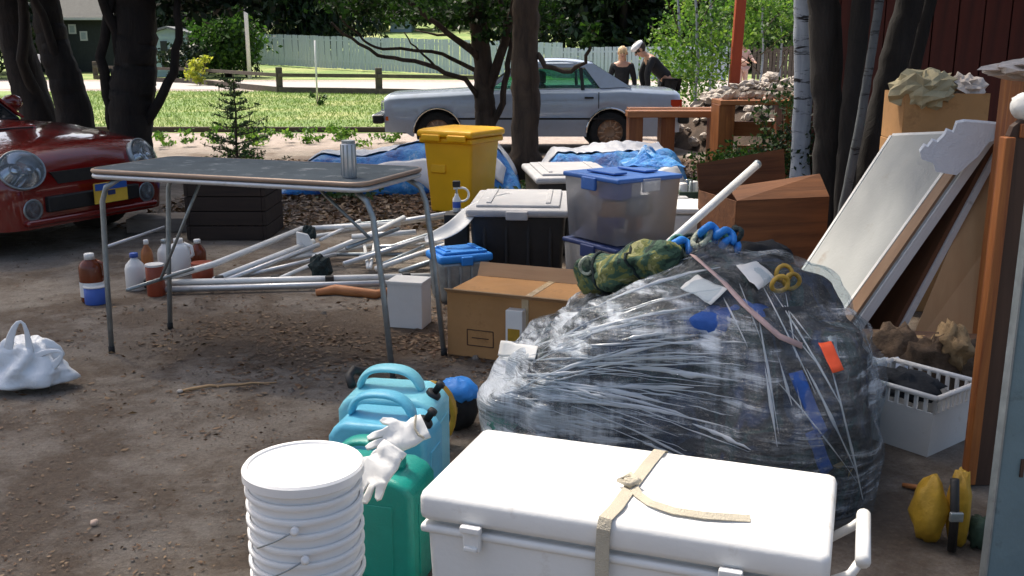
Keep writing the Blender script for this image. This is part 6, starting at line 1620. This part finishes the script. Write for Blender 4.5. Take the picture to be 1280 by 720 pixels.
def white_bin():
    c = G(1165, 574); rz = R(38); w_, d_, h = .36, .30, .25
    # front corner at c ; local +x goes right-back, local +y goes left-back
    ctr = c + Matrix.Rotation(rz, 3, 'Z') @ Vector((d_ / 2 - .01, w_ / 2, 0))
    t = lthing('vented_crate', 'white vented plastic crate on the ground near the orange post', 'crate', (ctr.x, ctr.y, 0), rz)
    mb = MB(); k = .88
    def wall(a, b_, a2, b2):
        n_ = Vector((a[0] + b_[0], a[1] + b_[1], 0)).normalized() * .006
        return MB().raw([(*a, 0.0), (*b_, 0.0), (*b2, h * .72), (*a2, h * .72)], [(0, 1, 2, 3)])
    cs0 = [(-d_*k/2, -w_*k/2), (d_*k/2, -w_*k/2), (d_*k/2, w_*k/2), (-d_*k/2, w_*k/2)]; cs1 = [(-d_/2*.97, -w_/2*.97), (d_/2*.97, -w_/2*.97), (d_/2*.97, w_/2*.97), (-d_/2*.97, w_/2*.97)]; cs2 = [(x / .97, y / .97) for x, y in cs1]
    for i in range(4):
        j = (i + 1) % 4
        wall(cs0[i], cs0[j], cs1[i], cs1[j]).build('side_panel', mt['white_plastic'], t, solid=.006)
        n = 9
        for s in range(n + 1):
            f = s / n; x = cs1[i][0] * (1-f) + cs1[j][0] * f; y = cs1[i][1] * (1-f) + cs1[j][1] * f
            MB().box((x * 1.01, y * 1.01, h * .84), (.012, .012, h * .24)).build('vent_bar', mt['white_plastic'], t)
        a, b_ = cs2[i], cs2[j]
        MB().tube([(a[0] * 1.02, a[1] * 1.02, h * .97), (b_[0] * 1.02, b_[1] * 1.02, h * .97)], .011, 8).build('rim', mt['white_plastic'], t, True)
    MB().raw([(*c_, .004) for c_ in cs0], [(0, 1, 2, 3)]).build('base_panel', mt['white_plastic'], t, solid=.005)
    c2 = ctr + Vector((-.02, .02, .21))
    tag(MB().blob(c2, (.12, .13, .05), .5, 3, seed=3, seg=20).build('dark_cloth', mt['dark_cloth'], None, True), 'dark rumpled cloth inside the white vented crate', 'cloth')
    q = D(1105, 475, 3.95)
    tag(MB().blob((q.x, 3.98, q.z), (.11, .05, .09), .35, 3, seed=8, seg=24).build('white_cloth', mt['foam'], None, True), 'pale crumpled sheet hanging between bundle and vented crate', 'cloth')
    for k, (u, v, Y, rx_, rz_, m, lb) in enumerate(((1118, 448, 4.15, .14, .13, 'brown_fur', 'fuzzy brown garment heaped left of the others under the leaning boards'), (1168, 458, 4.08, .20, .14, 'brown_fur', 'dark brown garment heaped behind the white crate'), (1190, 432, 4.05, .06, .09, 'tan_cloth', 'tan sleeve folded on top of the brown garments'), (1150, 432, 4.3, .13, .04, 'tan_cloth', 'tan cloth edge spread over the brown garments'))):
        q = D(u, v, Y); MBx = MB().blob((q.x, Y, q.z), (rx_, .12, rz_), .5, 3, seed=30 + k, seg=24)
        tag(MBx.build('garment', mt[m], None, True), lb, 'clothing', 'clothes heaped under the boards')
    q = D(1165, 480, 4.15)
    t = lthing('wooden_crate', 'low dark wooden crate carrying the heaped clothes', 'crate', (q.x - .01, 4.22, 0), R(-10))
    for k in range(3):
        for s in (-1, 1): MB().box((0, s * .16, .05 + k * .07), (.50, .02, .055)).build('slat', mt['dark_wood'], t)
        for s in (-1, 1): MB().box((s * .25, 0, .05 + k * .07), (.02, .29, .055)).build('slat', mt['dark_wood'], t)
    MB().box((0, 0, .23), (.50, .33, .02)).build('lid_board', mt['dark_wood'], t)
white_bin()
def life_vest():
    c = G(1192, 700)
    t = thing('yellow_vest', 'yellow vest with black straps and buckles by the foot of the post', 'life vest', c)
    cc = Vector((c.x + .0, c.y + .12, 0))
    MB().blob(cc + Vector((-.035, 0, .105)), (.052, .06, .11), .25, 1.6, seed=1, seg=20, flat=-.102).build('vest_panel', mt['yellow'], t, True)
    MB().blob(cc + Vector((.045, -.02, .12)), (.032, .05, .13), .22, 1.8, seed=2, seg=20, flat=-.118).build('vest_panel', mt['yellow'], t, True)
    MB().tube([cc + Vector((.0, -.07, .24)), cc + Vector((.005, -.085, .13)), cc + Vector((.01, -.08, .01))], .014, 8).build('strap', mt['black_plastic'], t, True)
    MB().box(cc + Vector((.004, -.098, .13)), (.04, .015, .03)).build('buckle', mt['galv'], t, bevel=.004)
    tag(MB().blob(cc + Vector((.11, -.04, .05)), (.035, .04, .055), .4, 3, seed=4, seg=16, flat=-.049).build('green_bundle', mt['green_cloth'], None, True), 'small green and white bundle between yellow vest and post', 'bundle')
    tag(MB().tube([G(1128, 606, .012), G(1150, 610, .014), G(1162, 618, .012)], [.008, .012, .009], 8).build('orange_rope_end', mt['orange_wood_x'], None, True), 'short orange-brown rope end lying beside the yellow vest', 'rope')
life_vest()

def brown_boxes():
    # large brown carton with a folded top behind the bundle, long white tube leaning before it
    c = D(965, 260, 5.9)
    t = box_card('big orange-brown carton with an open dark top behind the bundle', (c.x, 6.15), R(16), .62, .5, .62, 'carton_dark', False, tape=False, open_=True)
    Mx = Matrix.Rotation(R(16), 4, 'Z')
    MB().raw([(-.31, -.25, .62), (.31, -.25, .62), (.33, -.10, .74), (-.29, -.10, .68)], [(0, 1, 2, 3)]).build('flap', mt['carton_dark'], t, solid=.006)
    MB().raw([(-.31, .25, .62), (.31, .25, .62), (.31, .30, .86), (-.31, .30, .78)], [(0, 1, 2, 3)]).build('flap', mt['carton_dark'], t, solid=.006)
    a, b_ = D(852, 290, 4.75), D(946, 206, 5.35)
    d = (b_ - a).normalized(); a2 = a - d * .25
    t = thing('white_tube', 'long white tube leaning up over the big brown carton', 'tube', a)
    MB().tube([a2, b_], .021, 16).build('tube_wall', mt['white_metal'], t, True)
    MB().tube([b_ - d * .01, b_ + d * .012], .023, 16).build('end_cap', mt['galv'], t, True)
brown_boxes()
